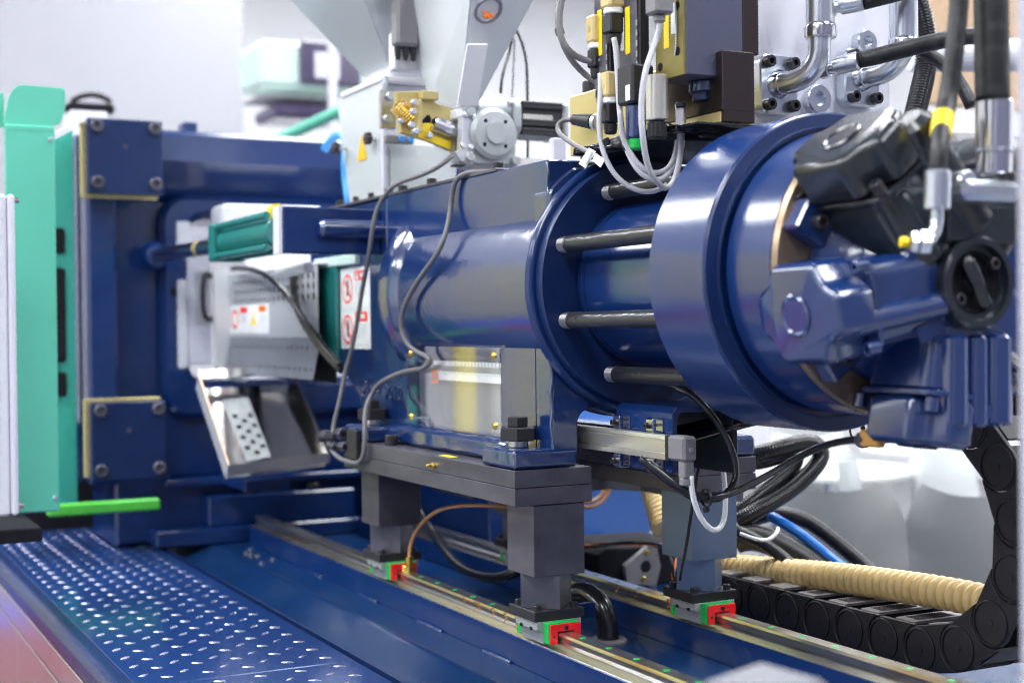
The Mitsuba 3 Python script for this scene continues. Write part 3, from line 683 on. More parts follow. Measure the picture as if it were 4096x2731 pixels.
# coils / plugs
def coil(p, label, mat='black_plastic', h=.055, w=.034, led=False):
    k = thing('valve_plug', label, 'plug')
    x, y, z = p
    part(k, 'cap', bx(x - w / 2, x + w / 2, y - w / 2, y + w / 2, z, z + h, .004), 'amber', 'amber translucent cap')
    part(k, 'nut', cyl((x, y, z - .012), (x, y, z - .0005), w * .5, 20, .002), 'sticker_white')
    part(k, 'socket', bx(x - w * .45, x + w * .45, y - w * .45, y + w * .45, z - .05, z - .0125, .003), mat)
    part(k, 'gland', cyl((x, y, z - .072), (x, y, z - .0505), w * .36, 20, .003, r1=w * .42), 'black_plastic')
    part(k, 'cap__dimple', cyl((x - w / 2 - .001, y, z + h * .5), (x - w / 2 + .001, y, z + h * .5), .007, 16, .0005), 'gold_zinc')
    if led: part(k, 'lamp', cyl((x, y - w / 2 - .003, z + h * .8), (x, y - w / 2, z + h * .8), .006, 12), 'red')
    return k
coil((1.4700, 2.4936, 2.0231), 'amber capped plug with a red light, leftmost of the row', led=True)
coil((1.4620, 2.4138, 2.0762), 'amber capped plug at the top of the row, cut by the picture edge', w=.040)
coil((1.4600, 2.4260, 1.9019), 'amber capped plug low in the row above the grey cables', w=.034, h=.05)
c_ = (1.4550, 2.2379, 2.0397)
k = thing('valve_plug', 'bluish grey plug over the white cable at the top of the valves', 'plug')
part(k, 'body', bx(c_[0] - .02, c_[0] + .02, c_[1] - .02, c_[1] + .02, c_[2] - .012, c_[2] + .06, .004), 'grey_plastic')
part(k, 'gland', cyl((c_[0], c_[1], c_[2] - .026), (c_[0], c_[1], c_[2] - .0125), .011, 18, .002), 'grey_plastic')
c_ = (1.4700, 2.3554, 1.9137)
k = thing('valve_coil', 'square black coil housing beside the silver adjuster', 'coil')
part(k, 'body', bx(c_[0] - .02, c_[0] + .03, c_[1] - .028, c_[1] + .03, c_[2] - .035, c_[2] + .04, .004), 'black_plastic')
part(k, 'label', bx(c_[0] - .0212, c_[0] - .0202, c_[1] - .02, c_[1] - .004, c_[2] - .03, c_[2] + .0, .0003), 'sticker_white')
part(k, 'core', cyl((c_[0] + .005, c_[1], c_[2] - .10), (c_[0] + .005, c_[1], c_[2] - .0355), .020, 24, .003), 'blue_smooth')
part(k, 'foot', cyl((c_[0] + .005, c_[1], c_[2] - .122), (c_[0] + .005, c_[1], c_[2] - .1005), .017, 24, .003), 'green', 'green end cap')
c_, e_, g_ = V(*(1.4700, 2.2729, 1.9219)), V(*(1.4700, 2.2744, 1.8367)), V(*(1.4700, 2.2750, 1.8023))
k = thing('pressure_adjuster', 'silver adjuster cylinder with a ribbed black knob at its lower end', 'valve adjuster')
part(k, 'sleeve', cyl((c_[0], c_[1], e_[2]), (c_[0], c_[1], c_[2]), .0215, 36, .002), 'alu')
part(k, 'knob', cyl((c_[0], c_[1], g_[2]), (c_[0], c_[1], e_[2] - .0005), .0165, 28, .003), 'black_plastic')
for i in range(14):
    t = 2 * math.pi * i / 14
    part(k, 'knob__rib', cyl((c_[0] + .0165 * math.cos(t), c_[1] + .0165 * math.sin(t), g_[2] + .003), (c_[0] + .0165 * math.cos(t), c_[1] + .0165 * math.sin(t), e_[2] - .003), .0022, 8), 'black_plastic')
# plug connector on the plated block
a_, b_ = V(*(1.5450, 2.7276, 1.9047)), V(*(1.5650, 2.6718, 1.8932))
k = thing('sensor_plug', 'round black sensor plug stuck into the plated block', 'plug')
part(k, 'sleeve', cyl(a_, b_, .0125, 20, .003, r1=.017), 'black_plastic')
part(k, 'nut', cyl(b_, b_ + (b_ - a_) * .22, .0175, 20, .002), 'zinc')

# ================================================================ hydraulic manifold with elbows at right
mf = thing('steel_manifold', 'pale machined steel manifold with flanged pipe elbows above the drum', 'manifold')
part(mf, 'body', bx(1.745, 2.115, 2.352, 2.60, 1.845, 2.45, .004), 'pale_grey')
part(mf, 'foot', bx(1.77, 2.09, 2.36, 2.6, 1.80, 1.844, .003), 'dark_steel')
for c_, r_ in (((1.9063, 2.3350, 1.9143), .030), ((2.0349, 2.3350, 2.0415), .026)):
    part(mf, 'plug_screw', lathe([(0, 0), (r_, 0), (r_, .020), (r_ - .002, .022), (r_ * .5, .022), (r_ * .47, .010), (0, .010)], (c_[0], 2.352, c_[2]), (0, -1, 0), 36), 'zinc')
def elbow(c, top, label, R=.0225, ferr=.030, ymf=2.352, yo=2.262):
    """flange at c on the manifold, pipe comes out towards -y and bends up to the height top"""
    k = thing('pipe_elbow', label, 'pipe elbow', 'flanged steel pipe elbows')
    x, z = c
    g = sg.box(x - .047, z - .060, x + .047, z + .060).buffer(-.02).buffer(.02, 8).difference(sg.Point(x, z).buffer(.027, 24))
    part(k, 'flange', prism(list(g.exterior.coords)[:-1], 'y', ymf - .031, ymf - .0005, .003, holes=[list(g.interiors[0].coords)[:-1]]), 'zinc')
    part(k, 'collar', lathe([(.0, 0), (.0268, 0), (.0268, .036), (R + .001, .046), (0, .046)], (x, ymf - .001, z), (0, -1, 0), 36), 'bright_steel')
    pth = [(x, ymf - .03, z), (x, ymf - .055, z)]
    for i in range(1, 13):
        t = math.pi / 2 * i / 12; pth.append((x + .0 * t, ymf - .055 - .06 * math.sin(t), z + .06 * (1 - math.cos(t))))
    pth = [V(*p_) for p_ in pth]
    # the elbow leans to the right while it rises
    lean = lambda p_: p_ + V(.55, 0, 0) * max(0.0, (ymf - .045 - p_[1])) * .9
    pth = [lean(p_) for p_ in pth]
    e = pth[-1]; pth.append(e + V(0, 0, .05)); pth.append(e + V(.002, 0, top - .07 - e[2]))
    part(k, 'pipe', sweep(smoothpath(pth, .008), R, 28), 'zinc')
    q_ = pth[-1]
    part(k, 'clamp_ring', lathe([(R, 0), (ferr, 0), (ferr + .002, .004), (ferr + .002, .022), (ferr, .026), (R, .026)], q_, (0, 0, 1), 36, closed=True), 'bright_steel')
    part(k, 'ferrule', cyl(q_ + V(0, 0, .0262), q_ + V(0, 0, .16), ferr - .002, 32, .003), 'zinc')
    for dx in (-1, 1):
        for dz in (-1, 1): part(k, 'flange_bolt', screw((x + dx * .030, ymf - .031, z + dz * .043), (0, -1, 0), .0122, .017, 20), 'black_oxide')
    return k
c_ = (1.7949, 2.3250, 1.9349)
elbow((c_[0], c_[2]), 2.085, 'shiny pipe elbow with four bolts nearer the valve block')
c_ = (2.0121, 2.3300, 1.9640)
elbow((c_[0], c_[2]), 2.075, 'shiny pipe elbow at the right end of the steel manifold')

# ================================================================ platen and covers at left
plt = thing('clamp_platen', 'massive dark blue platen frame with square cover plates and recesses', 'platen')
part(plt, 'plate', prism([(.90, .93), (2.42, .93), (2.42, 2.13), (.90, 2.13)], 'y', 5.06, 5.45, .006, holes=[rrect(1.28, 2.04, 1.27, 1.85, .06, 6)]), 'blue_paint')
part(plt, 'side_column', prism(rrect(.905, 1.005, .93, 2.13, .012), 'y', 4.93, 5.06, .012), 'blue_paint')
part(plt, 'side_column', prism(rrect(2.31, 2.415, .93, 2.13, .012), 'y', 4.93, 5.06, .012), 'blue_paint')
band = [(4.90, 2.035), (4.90, 2.125), (4.915, 2.14), (5.40, 2.16), (5.40, 1.9), (5.075, 1.9), (5.055, 1.905), (5.02, 1.93), (4.975, 1.975), (4.93, 2.012)]
part(plt, 'top_beam', prism(band, 'x', 1.0, 2.35, .012), 'blue_smooth', 'top beam with lit upper band and hollow underside')
for x_ in (1.235, 1.80):
    part(plt, 'top_beam__lug', bx(x_, x_ + .05, 4.92, 5.0, 2.12, 2.175, .006), 'blue_paint')
fr = sg.Polygon(rrect(1.17, 2.15, 1.14, 1.93, .10, 8)).difference(sg.Polygon(rrect(1.27, 2.05, 1.26, 1.855, .06, 8)))
part(plt, 'inner_frame', prism(list(fr.exterior.coords)[:-1], 'y', 5.0, 5.062, .018, holes=[list(fr.interiors[0].coords)[:-1]]), 'blue_paint')
for x_, z_ in ((1.215, 1.585), (1.235, 1.53)):
    part(plt, 'threaded_hole', cyl((x_, 4.9985, z_), (x_, 5.001, z_), .014, 16, .0001), 'dust_black')
def square_plate(z0, z1, shim_low):
    k = part(plt, 'cover_plate', bx(.887, 1.134, 4.80, 4.835, z0, z1, .003), 'blue_satin', 'flat blue cover plate with four socket screws')
    part(k, 'shim', bx(.872, 1.125, 4.836, 4.862, z0 - (.012 if shim_low else -.01), z1 + (-.01 if shim_low else .012), .003), 'gold_zinc')
    part(k, 'spacer', bx(.885, 1.13, 4.863, 4.93, z0 + .01, z1 - .01, .003), 'mint')
    for x_ in (.917, 1.108):
        for z_ in (z0 + .036, z1 - .026): part(k, 'screw', screw((x_, 4.80, z_), (0, -1, 0), .021, .018, 24), 'dark_steel')
    part(k, 'centre_hole', cyl((1.010, 4.7985, (z0 + z1) / 2 + .035), (1.010, 4.801, (z0 + z1) / 2 + .035), .008, 14, .0003), 'dark_steel')
square_plate(1.905, 2.153, True)
square_plate(.955, 1.215, False)
part(plt, 'foot', bx(1.16, 1.97, 4.93, 5.45, .905, .93, .004), 'blue_paint')
part(plt, 'pedestal', prism([(1.00, .709), (2.2, .709), (2.2, .92), (1.20, .92), (1.16, 1.00), (1.06, 1.00), (1.0, .92)], 'y', 4.99, 5.4, .01), 'blue_paint')
part(plt, 'pedestal_step', bx(1.11, 1.86, 4.86, 4.99, .709, .765, .006), 'blue_paint')
part(plt, 'pedestal_block', bx(1.30, 1.84, 4.89, 4.99, .7655, .87, .006), 'blue_paint')
for x_ in (1.46, 1.70):
    part(plt, 'pedestal_bolt', cyl((x_, 4.94, .870), (x_, 4.94, .892), .026, 20, .003), 'black_oxide')
# mint machine frame column left of the platen
col = thing('mint_column', 'mint green frame column with black slots between cover and platen', 'frame column')
part(col, 'face', prism([(.752, .90), (.872, .83), (.872, 2.14), (.752, 2.08)], 'y', 4.97, 5.06, .003), 'teal_paint')
for z0, z1 in ((1.715, 1.80), (1.35, 1.665), (1.235, 1.315)):
    part(col, 'slot', bx(.755, .838, 4.952, 4.969, z0, z1, .006), 'dust_black')
part(col, 'slot__piston', cyl((.79, 4.952, 1.39), (.79, 4.952, 1.31), .016, 16), 'steel')
part(col, 'slot__piston', cyl((.79, 4.952, 1.69), (.79, 4.952, 1.66), .014, 16), 'steel')
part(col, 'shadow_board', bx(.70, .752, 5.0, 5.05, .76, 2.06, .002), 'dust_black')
part(col, 'top_sheet', quad_sheet(V(*(0.6722, 4.1000, 2.0021)), V(*(0.8886, 4.9000, 2.1695)), V(*(0.8882, 4.9000, 2.1404)), V(*(0.6720, 4.1000, 1.9851)), .003), 'pale_grey')
part(col, 'kick_board', bx(.60, 1.22, 5.62, 5.66, .71, 1.10, .002), 'dust_black')
# mint cover with folded flap
K = 4.0 / 4.25
sx_ = lambda x: x * K
sz_ = lambda z: 1.45 + (z - 1.45) * K
cv = thing('mint_cover', 'tall mint green sheet cover with a rounded flap on top at far left', 'cover')
part(cv, 'front', bx(sx_(.555), sx_(.692), 3.985, 4.0, sz_(.9353), sz_(2.0395), .004), 'mint')
part(cv, 'side', bx(sx_(.680), sx_(.692), 4.001, 4.08, sz_(.9353), sz_(2.0395), .002), 'mint')
fl = [(sx_(x_ * .924), sz_(1.45 + (z_ - 1.45) * .924)) for x_, z_ in ((.60, 2.0885), (.74, 2.0885), (.768, 2.10), (.780, 2.125), (.785, 2.15), (.787, 2.195), (.784, 2.206), (.775, 2.211), (.66, 2.214), (.643, 2.210), (.630, 2.198), (.615, 2.17))]
part(cv, 'flap', prism(fl, 'y', 4.004, 4.012, .001), 'mint')
part(cv, 'flap', prism([(sx_(.508), sz_(2.04)), (sx_(.565), sz_(2.04)), (sx_(.565), sz_(2.138)), (sx_(.508), sz_(2.138))], 'y', 4.06, 4.068, .001), 'mint')
part(cv, 'fold', bx(sx_(.555), sx_(.692), 3.9835, 3.9848, sz_(2.0395) - .014, sz_(2.0395) - .012, .0003), 'mint')
part(cv, 'screw', screw((sx_(.680), 3.985, sz_(.974)), (0, -1, 0), .006, .005, 12), 'zinc')
part(cv, 'screw', screw((sx_(.680), 3.985, sz_(2.0)), (0, -1, 0), .006, .005, 12), 'zinc')
dr_ = thing('sliding_door', 'pale grey sliding door edge at the far left of the picture', 'door')
part(dr_, 'leaf', bx(sx_(.40), sx_(.5135), 3.67, 3.70, sz_(.972), sz_(1.810), .006), 'pale_grey')
part(dr_, 'edge_profile', bx(sx_(.5150), sx_(.534), 3.668, 3.702, sz_(.972), sz_(1.810), .006), 'lavender')
part(dr_, 'knob', cyl((sx_(.534), 3.69, sz_(1.796)), (sx_(.548), 3.69, sz_(1.796)), .007, 14), 'steel')
part(dr_, 'knob', cyl((sx_(.534), 3.69, sz_(.995)), (sx_(.549), 3.69, sz_(.995)), .008, 14), 'steel')
single('sill_beam', 'dark sill under the pale door', 'sill', bx(.40, sx_(.60), 3.72, 4.08, .925, .960, .004), 'dust_black')
single('light_bar', 'bright green bar lying across in the dark gap below the cover plate', 'bar', prism([(.865, 4.66), (.880, 4.645), (.905, 4.655), (.902, 4.70), (.866, 4.70)], 'x', .725, 1.078, .004) if False else bx(.725, 1.080, 4.66, 4.70, .866, .904, .007), 'lime')

# ================================================================ nozzle guard, discharge chute, pull cylinder
ng = thing('nozzle_guard', 'pale grey nozzle guard box with rows of round holes and safety stickers', 'guard')
GX = 1.40
hol = []
def holes(y0, y1, z, n, r=.0085): return [circ(y0 + (y1 - y0) * i / (n - 1), z, r, 10) for i in range(n)]
hs = holes(4.05, 4.88, 1.612, 18, .0125) + holes(4.05, 4.88, 1.580, 18, .0125) + holes(4.05, 4.88, 1.548, 18, .0125)
part(ng, 'side_sheet', prism([(4.015, 1.425), (4.95, 1.425), (4.95, 1.64), (4.015, 1.64)], 'x', GX, GX + .003, 0, holes=hs), 'grey_sheet', 'perforated side sheet', smooth=False)
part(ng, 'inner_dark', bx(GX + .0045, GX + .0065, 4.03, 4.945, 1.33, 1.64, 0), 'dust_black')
# lower sheet slopes inward
lo = prism([(4.0, 0.0), (4.95, 0.0), (4.95, .135), (4.0, .135)], 'x', 0, .003, 0, holes=holes(4.05, 4.9, .095, 18, .0075) + holes(4.03, 4.9, .03, 18, .0075))
lo = mv(lo, (GX + .004, 0, 1.298)); lo = rot(lo, 12, [0, 1, 0], (GX + .004, 0, 1.433))
part(ng, 'lower_sheet', lo, 'zinc_dark', 'perforated lower sheet slanting inward', smooth=False)
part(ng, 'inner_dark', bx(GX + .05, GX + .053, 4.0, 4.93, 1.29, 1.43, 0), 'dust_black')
part(ng, 'top_sheet', bx(GX, 1.92, 4.0, 4.95, 1.6415, 1.648, .002), 'white_paint')
part(ng, 'front_frame', prism([(1.345, 1.34), (1.36, 1.31), (1.42, 1.27), (1.46, 1.262), (1.44, 1.285), (1.401, 1.335), (1.401, 1.67), (1.345, 1.67)], 'y', 4.955, 4.99, .003), 'white_paint')
part(ng, 'top_hood', prism(rrect(1.335, 1.70, 1.78, 1.885, .02), 'y', 4.80, 4.95, .01), 'pale_grey')
part(ng, 'back_box', prism(rrect(1.262, 1.345, 1.33, 1.79, .008), 'y', 5.0, 5.2, .004), 'lavender')
part(ng, 'wing', prism(rrect(1.225, 1.262, 1.315, 1.63, .012), 'y', 4.995, 5.02, .004), 'pale_grey')
part(ng, 'wing', prism(rrect(1.225, 1.275, 1.74, 1.835, .008), 'y', 4.995, 5.02, .004), 'pale_grey')
part(ng, 'recess', prism(rrect(1.288, 1.342, 1.475, 1.66, .012), 'y', 4.992, 4.999, .001), 'grey_sheet')
part(ng, 'handle', tube([(1.34, 4.985, 1.642), (1.315, 4.955, 1.645), (1.306, 4.95, 1.62), (1.306, 4.95, 1.52), (1.318, 4.955, 1.492), (1.343, 4.985, 1.490)], .009, 12), 'black_plastic', 'black bow handle')
st_ = thing('safety_sticker', 'white safety sticker with red square and yellow triangle on the nozzle guard', 'sticker')
x_ = GX - .0003
part(st_, 'sheet', bx(x_ - .001, x_, 4.49, 4.945, 1.438, 1.535, .0003), 'sticker_white')
part(st_, 'red_square', bx(x_ - .0016, x_ - .001, 4.735, 4.82, 1.508, 1.529, 0), 'red')
part(st_, 'orange_square', bx(x_ - .0016, x_ - .001, 4.52, 4.60, 1.509, 1.530, 0), 'orange')
part(st_, 'yellow_triangle', prism([(4.69, 1.465), (4.63, 1.465), (4.66, 1.512)], 'x', x_ - .0016, x_ - .001), 'yellow')
part(st_, 'ring', yz_ring(4.885, 1.488, .045, .034, .012, x_ - .001), 'sticker_red')
part(st_, 'text_line', cat([bx(x_ - .0013, x_ - .001, y, y + .07, z, z + .0025, 0) for y in (4.525, 4.74) for z in (1.499, 1.492, 1.485, 1.478)]), 'print_grey', kind='stuff')
# chute
ch = thing('discharge_chute', 'open stainless steel chute sloping down under the nozzle guard', 'chute')
TL, TR, BL, BR = V(1.222, 4.70, 1.300), V(1.545, 4.70, 1.303), V(1.236, 4.40, 1.024), V(1.566, 4.40, 1.047)
nrm = unit(np.cross(TR - TL, BL - TL)); nrm = nrm if nrm[1] > 0 else -nrm
D_ = nrm * .06
part(ch, 'floor_sheet', quad_sheet(TL + D_, TR + D_, BR + D_, BL + D_, .002), 'stainless')
part(ch, 'side_sheet', quad_sheet(TL, TL + D_, BL + D_, BL, .002), 'grey_sheet')
part(ch, 'side_sheet', quad_sheet(TR, TR + D_, BR + D_, BR, .002), 'stainless')
part(ch, 'lip', quad_sheet(BL - V(.004, 0, 0), BR + V(.004, 0, 0), BR + V(.004, .0, -.030), BL + V(-.004, 0, -.034), .006), 'zinc')
part(ch, 'rim', tube([TL, BL], .004, 10), 'bronze_ring')
part(ch, 'rim', tube([TR, BR], .004, 10), 'dark_steel')
part(ch, 'top_flap', quad_sheet(TL + V(0, -.01, -.012), TR + V(0, -.01, -.006), TR + V(-.02, .02, .018), TL + V(0, .02, .016), .004), 'stainless')
U_ = lambda s, t, e: TL + (TR - TL) * s + (BL + (BR - BL) * s - TL - (TR - TL) * s) * t + D_ * e
part(ch, 'insert', quad_sheet(U_(.22, .16, .92), U_(.50, .14, .92), U_(.50, .84, .92), U_(.26, .86, .92), .002), 'hopper_grey', 'pale perforated strip lying in the chute')
for i, s in enumerate((.29, .37, .45)):
    for j in range(4):
        c_ = U_(s + .012 * j / 4, .36 + .12 * j + .06 * (i == 1), .895); n_ = nrm
        part(ch, 'insert__slot', cyl(c_, c_ - n_ * .001, .0088, 12, .0001), 'dust_black')
part(ch, 'bracket', bx(1.33, 1.48, 4.55, 4.86, .92, .955, .003), 'blue_paint')
# pull cylinder
pc = thing('pull_cylinder', 'teal finned pull cylinder with chrome rod reaching towards the platen', 'cylinder')
px_, pz_ = 1.180, 1.712
PEY = (1.1300, 4.1641, 1.7194)[1]
re_ = V(*(1.1351, 4.9650, 1.7099))
part(pc, 'rod', cyl((px_, PEY + .060, pz_ - .004), re_, .0245, 28, .002), 'bright_steel', 'long chrome rod')
rb_ = V(px_, PEY + .060, pz_ - .004); rd_ = re_ - rb_
part(pc, 'rod__band', cyl(rb_ + rd_ * .28, rb_ + rd_ * .33, .0253, 28, .0002), 'gold_zinc')
part(pc, 'rod_seat', lathe([(0, 0), (.046, 0), (.050, .006), (.050, .03), (.036, .06), (0, .06)], re_ + V(0, .02, 0), -rd_, 32), 'blue_smooth')
part(pc, 'end_cap', prism(rrect(px_ - .050, px_ + .050, pz_ - .058, pz_ + .056, .012), 'y', PEY, PEY + .060, .004), 'teal_metal')
part(pc, 'body', cyl((px_, 3.674, pz_), (px_, PEY - .0005, pz_), .041, 48, .002), 'teal_metal')
for dx in (-.038, .038):
    for dz in (-.043, .043):
        part(pc, 'tie_bar', cyl((px_ + dx, 3.674, pz_ + dz), (px_ + dx, PEY - .0002, pz_ + dz), .0105, 16, .001), 'teal_metal')
part(pc, 'oil_pipe', cyl((1.30, 3.80, 1.622), (1.34, 4.19, 1.622), .016, 18, .003), 'white_paint', 'white tube under the cylinder')
# grey pneumatic hardware behind: white frame piece with yellow ring
part(pc, 'ring', ringm((1.20, 3.76, 1.772), (1.20, 3.80, 1.772), .022, .012, 20, .002), 'yellow')

# ================================================================ hopper, throat and dosing unit
def frustum(x0, x1, y0, y1, zb, X0, X1, Y0, Y1, zt, t=.004):
    """open sheet funnel; bottom opening then top opening"""
    b = [V(x0, y0, zb), V(x1, y0, zb), V(x1, y1, zb), V(x0, y1, zb)]; tt = [V(X0, Y0, zt), V(X1, Y0, zt), V(X1, Y1, zt), V(X0, Y1, zt)]
    return [quad_sheet(b[i], b[(i + 1) % 4], tt[(i + 1) % 4], tt[i], t) for i in range(4)]
hp = thing('hopper', 'large pale grey sheet metal feed hopper at the back, cut by the top edge', 'hopper')
for m_ in frustum(1.50, 1.66, 3.66, 3.84, 2.165, 1.19, 1.75, 3.40, 4.15, 2.62): part(hp, 'panel', m_, 'hopper_grey', smooth=False)
part(hp, 'collar', bx(1.49, 1.67, 3.65, 3.85, 2.140, 2.163, .003), 'pale_grey')
hp2 = thing('dosing_hopper', 'pale grey dosing hopper with round sight glass and bent tab in front', 'hopper')
b0, b1, b3 = V(*(1.5219, 3.2600, 2.0131)), V(*(1.5658, 3.2600, 2.0158)), V(*(1.5289, 3.4600, 2.0515))
t0, t1, t3 = V(*(1.4460, 3.0200, 2.2596)), V(*(1.6259, 3.0200, 2.2776)), V(*(1.4968, 3.6200, 2.3967))
b2, t2 = b3 + b1 - b0, t3 + t1 - t0
for q_ in ((b0, b1, t1, t0), (b1, b2, t2, t1), (b2, b3, t3, t2), (b3, b0, t0, t3)): part(hp2, 'panel', quad_sheet(*q_, .004), 'hopper_grey', smooth=False)
hz0 = b0[2]
part(hp2, 'collar', bx(b3[0], b1[0], 3.27, 3.44, hz0 - .03, hz0 - .004, .003), 'pale_grey')
def on_front(s, t, out=0.0):
    n = unit(np.cross(b1 - b0, t0 - b0)); n = n if n[1] < 0 else -n
    return (b0 + (b1 - b0) * s) * (1 - t) + (t0 + (t1 - t0) * s) * t + n * out, n
g_ = V(*(1.5025, 3.0600, 2.2096)); n_ = on_front(.5, .5)[1]
p0_ = on_front(.5, .5)[0]; g_ = CAM + (g_ - CAM) * ((p0_ - CAM) @ n_) / ((g_ - CAM) @ n_)
k = part(hp2, 'sight_glass', lathe([(.028, 0), (.036, 0), (.038, .003), (.036, .007), (.030, .007), (.028, .004)], g_, n_, 36, closed=True), 'thread_steel')
part(k, 'pane', cyl(g_ + n_ * .0015, g_ + n_ * .003, .0278, 28, .0002), 'sight_dark')
part(k, 'granulate', cat([trimesh.creation.icosphere(1, .0045).apply_translation(g_ + n_ * .004 + V(RNG.uniform(-.012, .010), 0, -.008 - RNG.random() * .009)) for _ in range(14)]), 'orange', kind='stuff')
part(hp2, 'tab', quad_sheet(V(*(1.4786, 3.1900, 2.0003)), V(*(1.5334, 3.1900, 2.0026)), V(*(1.5139, 3.0900, 2.1339)), V(*(1.4604, 3.0900, 2.1296)), .006), 'white_paint', 'bent sheet tab')
cb = thing('junction_box', 'grey junction box with black cable glands between the hoppers', 'box')
a_ = (1.4501, 3.5200, 2.2405); b_ = (1.5333, 3.5200, 2.1389)
part(cb, 'back', bx(a_[0], b_[0], 3.52, 3.56, b_[2], a_[2], .003), 'pale_grey')
a_ = (1.4391, 3.4700, 2.3123); b_ = (1.5036, 3.4700, 2.1941)
part(cb, 'body', bx(a_[0], b_[0], 3.47, 3.52, b_[2], a_[2] + .08, .008), 'grey_plastic')
for i in range(3):
    x_ = b_[0] - .012 - .022 * i
    part(cb, 'gland', cyl((x_, 3.49, b_[2] - .035), (x_, 3.49, b_[2]), .006, 14, .001, r1=.010), 'black_plastic')
th = thing('feed_throat', 'pale feed throat box with open frame standing on the casting', 'feed throat')
part(th, 'lower_box', prism([(1.475, 1.8140), (1.665, 1.8140), (1.685, 1.958), (1.475, 1.958)], 'y', 3.62, 3.84, .003), 'hopper_grey')
part(th, 'left_cheek', prism([(3.62, 1.814), (3.90, 1.814), (3.95, 1.97), (4.0, 2.13), (3.62, 2.14)], 'x', 1.462, 1.472, .002), 'hopper_grey', 'white cheek plate of the throat')
part(th, 'upper_box', bx(1.475, 1.70, 3.66, 3.92, 1.96, 2.125, .004), 'pale_grey')
part(th, 'frame', bx(1.455, 1.71, 3.63, 3.95, 2.126, 2.142, .003), 'white_paint')
part(th, 'edge_strip', bx(1.4505, 1.4615, 3.612, 3.622, 1.83, 2.12, .002), 'lavender')
sgn = thing('warning_triangle', 'small orange warning triangle on the feed throat', 'sticker')
scene[sgn] = ply(prism([(3.83, 1.928), (3.755, 1.928), (3.792, 2.0)], 'x', 1.4590, 1.4600), 'sign_orange', smooth=False)
for p_, l_ in (((1.4450, 3.6975, 1.9766), 'black star knob beside the orange triangle'), ((1.4300, 3.9198, 1.9753), 'black star knob in front of the blue air hose')):
    k = thing('star_knob', l_, 'knob')
    p_ = V(*p_)
    part(k, 'grip', cat([cyl(p_ + V(-.012, 0, 0), p_ + V(.006, 0, 0), .013, 18, .003)] + [cyl(p_ + V(-.011, .012 * math.cos(t), .012 * math.sin(t)), p_ + V(.005, .012 * math.cos(t), .012 * math.sin(t)), .0065, 10, .002) for t in np.arange(6) * np.pi / 3]), 'black_plastic')
    part(k, 'spindle', cyl(p_ + V(.006, 0, 0), p_ + V(.03, 0, 0), .006, 10), 'steel')
lt = thing('toggle_latch', 'dark toggle latch with two blue screws on the throat', 'latch')
a_, b_ = (1.4436, 3.5800, 1.9658), (1.5268, 3.5800, 1.9578)
part(lt, 'bar', bx(a_[0], b_[0], 3.57, 3.59, b_[2] - .008, a_[2] + .006, .003), 'grey_plastic')
for x_ in (.55, .88):
    c_ = a_[0] + (b_[0] - a_[0]) * x_
    part(lt, 'screw', screw((c_, 3.57, (a_[2] + b_[2]) / 2), (0, -1, 0), .009, .004, 14), 'air_blue')
# dosing unit with gear motor
du = thing('dosing_bracket', 'yellow chromated dosing bracket with cut-outs leading down to the gearbox', 'bracket')
def Yp(pts, y): return [(p_[0], p_[2]) for p_ in pts]
o_ = [(1.3789, 3.3400, 2.0480), (1.4460, 3.3400, 2.0536), (1.4960, 3.3400, 2.0245), (1.5520, 3.3400, 2.0128), (1.5429, 3.3400, 1.9016), (1.4695, 3.3400, 1.9271), (1.3924, 3.3400, 1.9450)]
part(du, 'cheek', prism(Yp(o_, 0), 'y', 3.34, 3.36, .002), 'gold_zinc')
o_ = [(1.4353, 3.3350, 1.9707), (1.4729, 3.3350, 1.9728), (1.4776, 3.3350, 1.9419), (1.5282, 3.3350, 1.9294), (1.5254, 3.3350, 1.9084), (1.4673, 3.3350, 1.9264), (1.4374, 3.3350, 1.9352)]
part(du, 'yellow_panel', prism(Yp(o_, 0), 'y', 3.334, 3.3395, .0005), 'yellow')
o_ = [(1.4424, 3.3340, 1.9710), (1.4652, 3.3340, 1.9941), (1.4739, 3.3340, 1.9877), (1.4712, 3.3340, 1.9726)]
part(du, 'cut_out', prism(Yp(o_, 0), 'y', 3.335, 3.3395, .0002), 'dust_black')
a_, b_ = V(*(1.4736, 3.3250, 1.9726)), V(*(1.5265, 3.3250, 1.9571))
part(du, 'cylinder', cyl(a_, b_, .020, 24, .003), 'bright_steel')
part(du, 'cylinder_nut', hexa(b_, b_ - a_, .03, .016), 'zinc')
a_, b_ = (1.4382, 3.3250, 2.0508), (1.4843, 3.3250, 2.0285)
part(du, 'guide_block', bx(a_[0], b_[0], 3.31, 3.339, b_[2], a_[2], .002), 'gold_zinc')
a_, b_ = (1.4143, 3.3250, 2.0218), (1.4257, 3.3250, 1.9403)
part(du, 'flange', bx(a_[0], b_[0], 3.28, 3.339, b_[2], a_[2], .002), 'gold_zinc')
for i, p_ in enumerate(((1.3991, 3.2780, 2.0118), (1.3964, 3.2780, 1.9891), (1.3923, 3.2780, 1.9551), (1.4032, 3.2780, 1.9400), (1.4628, 3.3300, 1.9405), (1.3937, 3.3350, 2.0163), (1.3895, 3.3350, 1.9739))):
    part(du, 'bolt', cyl(p_, V(*p_) + V(0, -.014, 0), .0085, 12, .002), 'zinc')
a_, b_ = (1.3814, 3.4500, 2.0708), (1.4256, 3.4500, 1.9700)
part(du, 'mount_plate', bx(a_[0], b_[0], 3.45, 3.465, b_[2], a_[2], .002), 'steel')
for p_ in ((1.4064, 3.4500, 2.0536), (1.3981, 3.4500, 1.9944)):
    part(du, 'mount_plate__bolt', cyl(p_, V(*p_) + V(0, -.014, 0), .012, 14, .002), 'zinc')
sc_ = [(1.3768, 3.3300, 2.0134), (1.3938, 3.3300, 1.9939), (1.4159, 3.3300, 1.9815)]
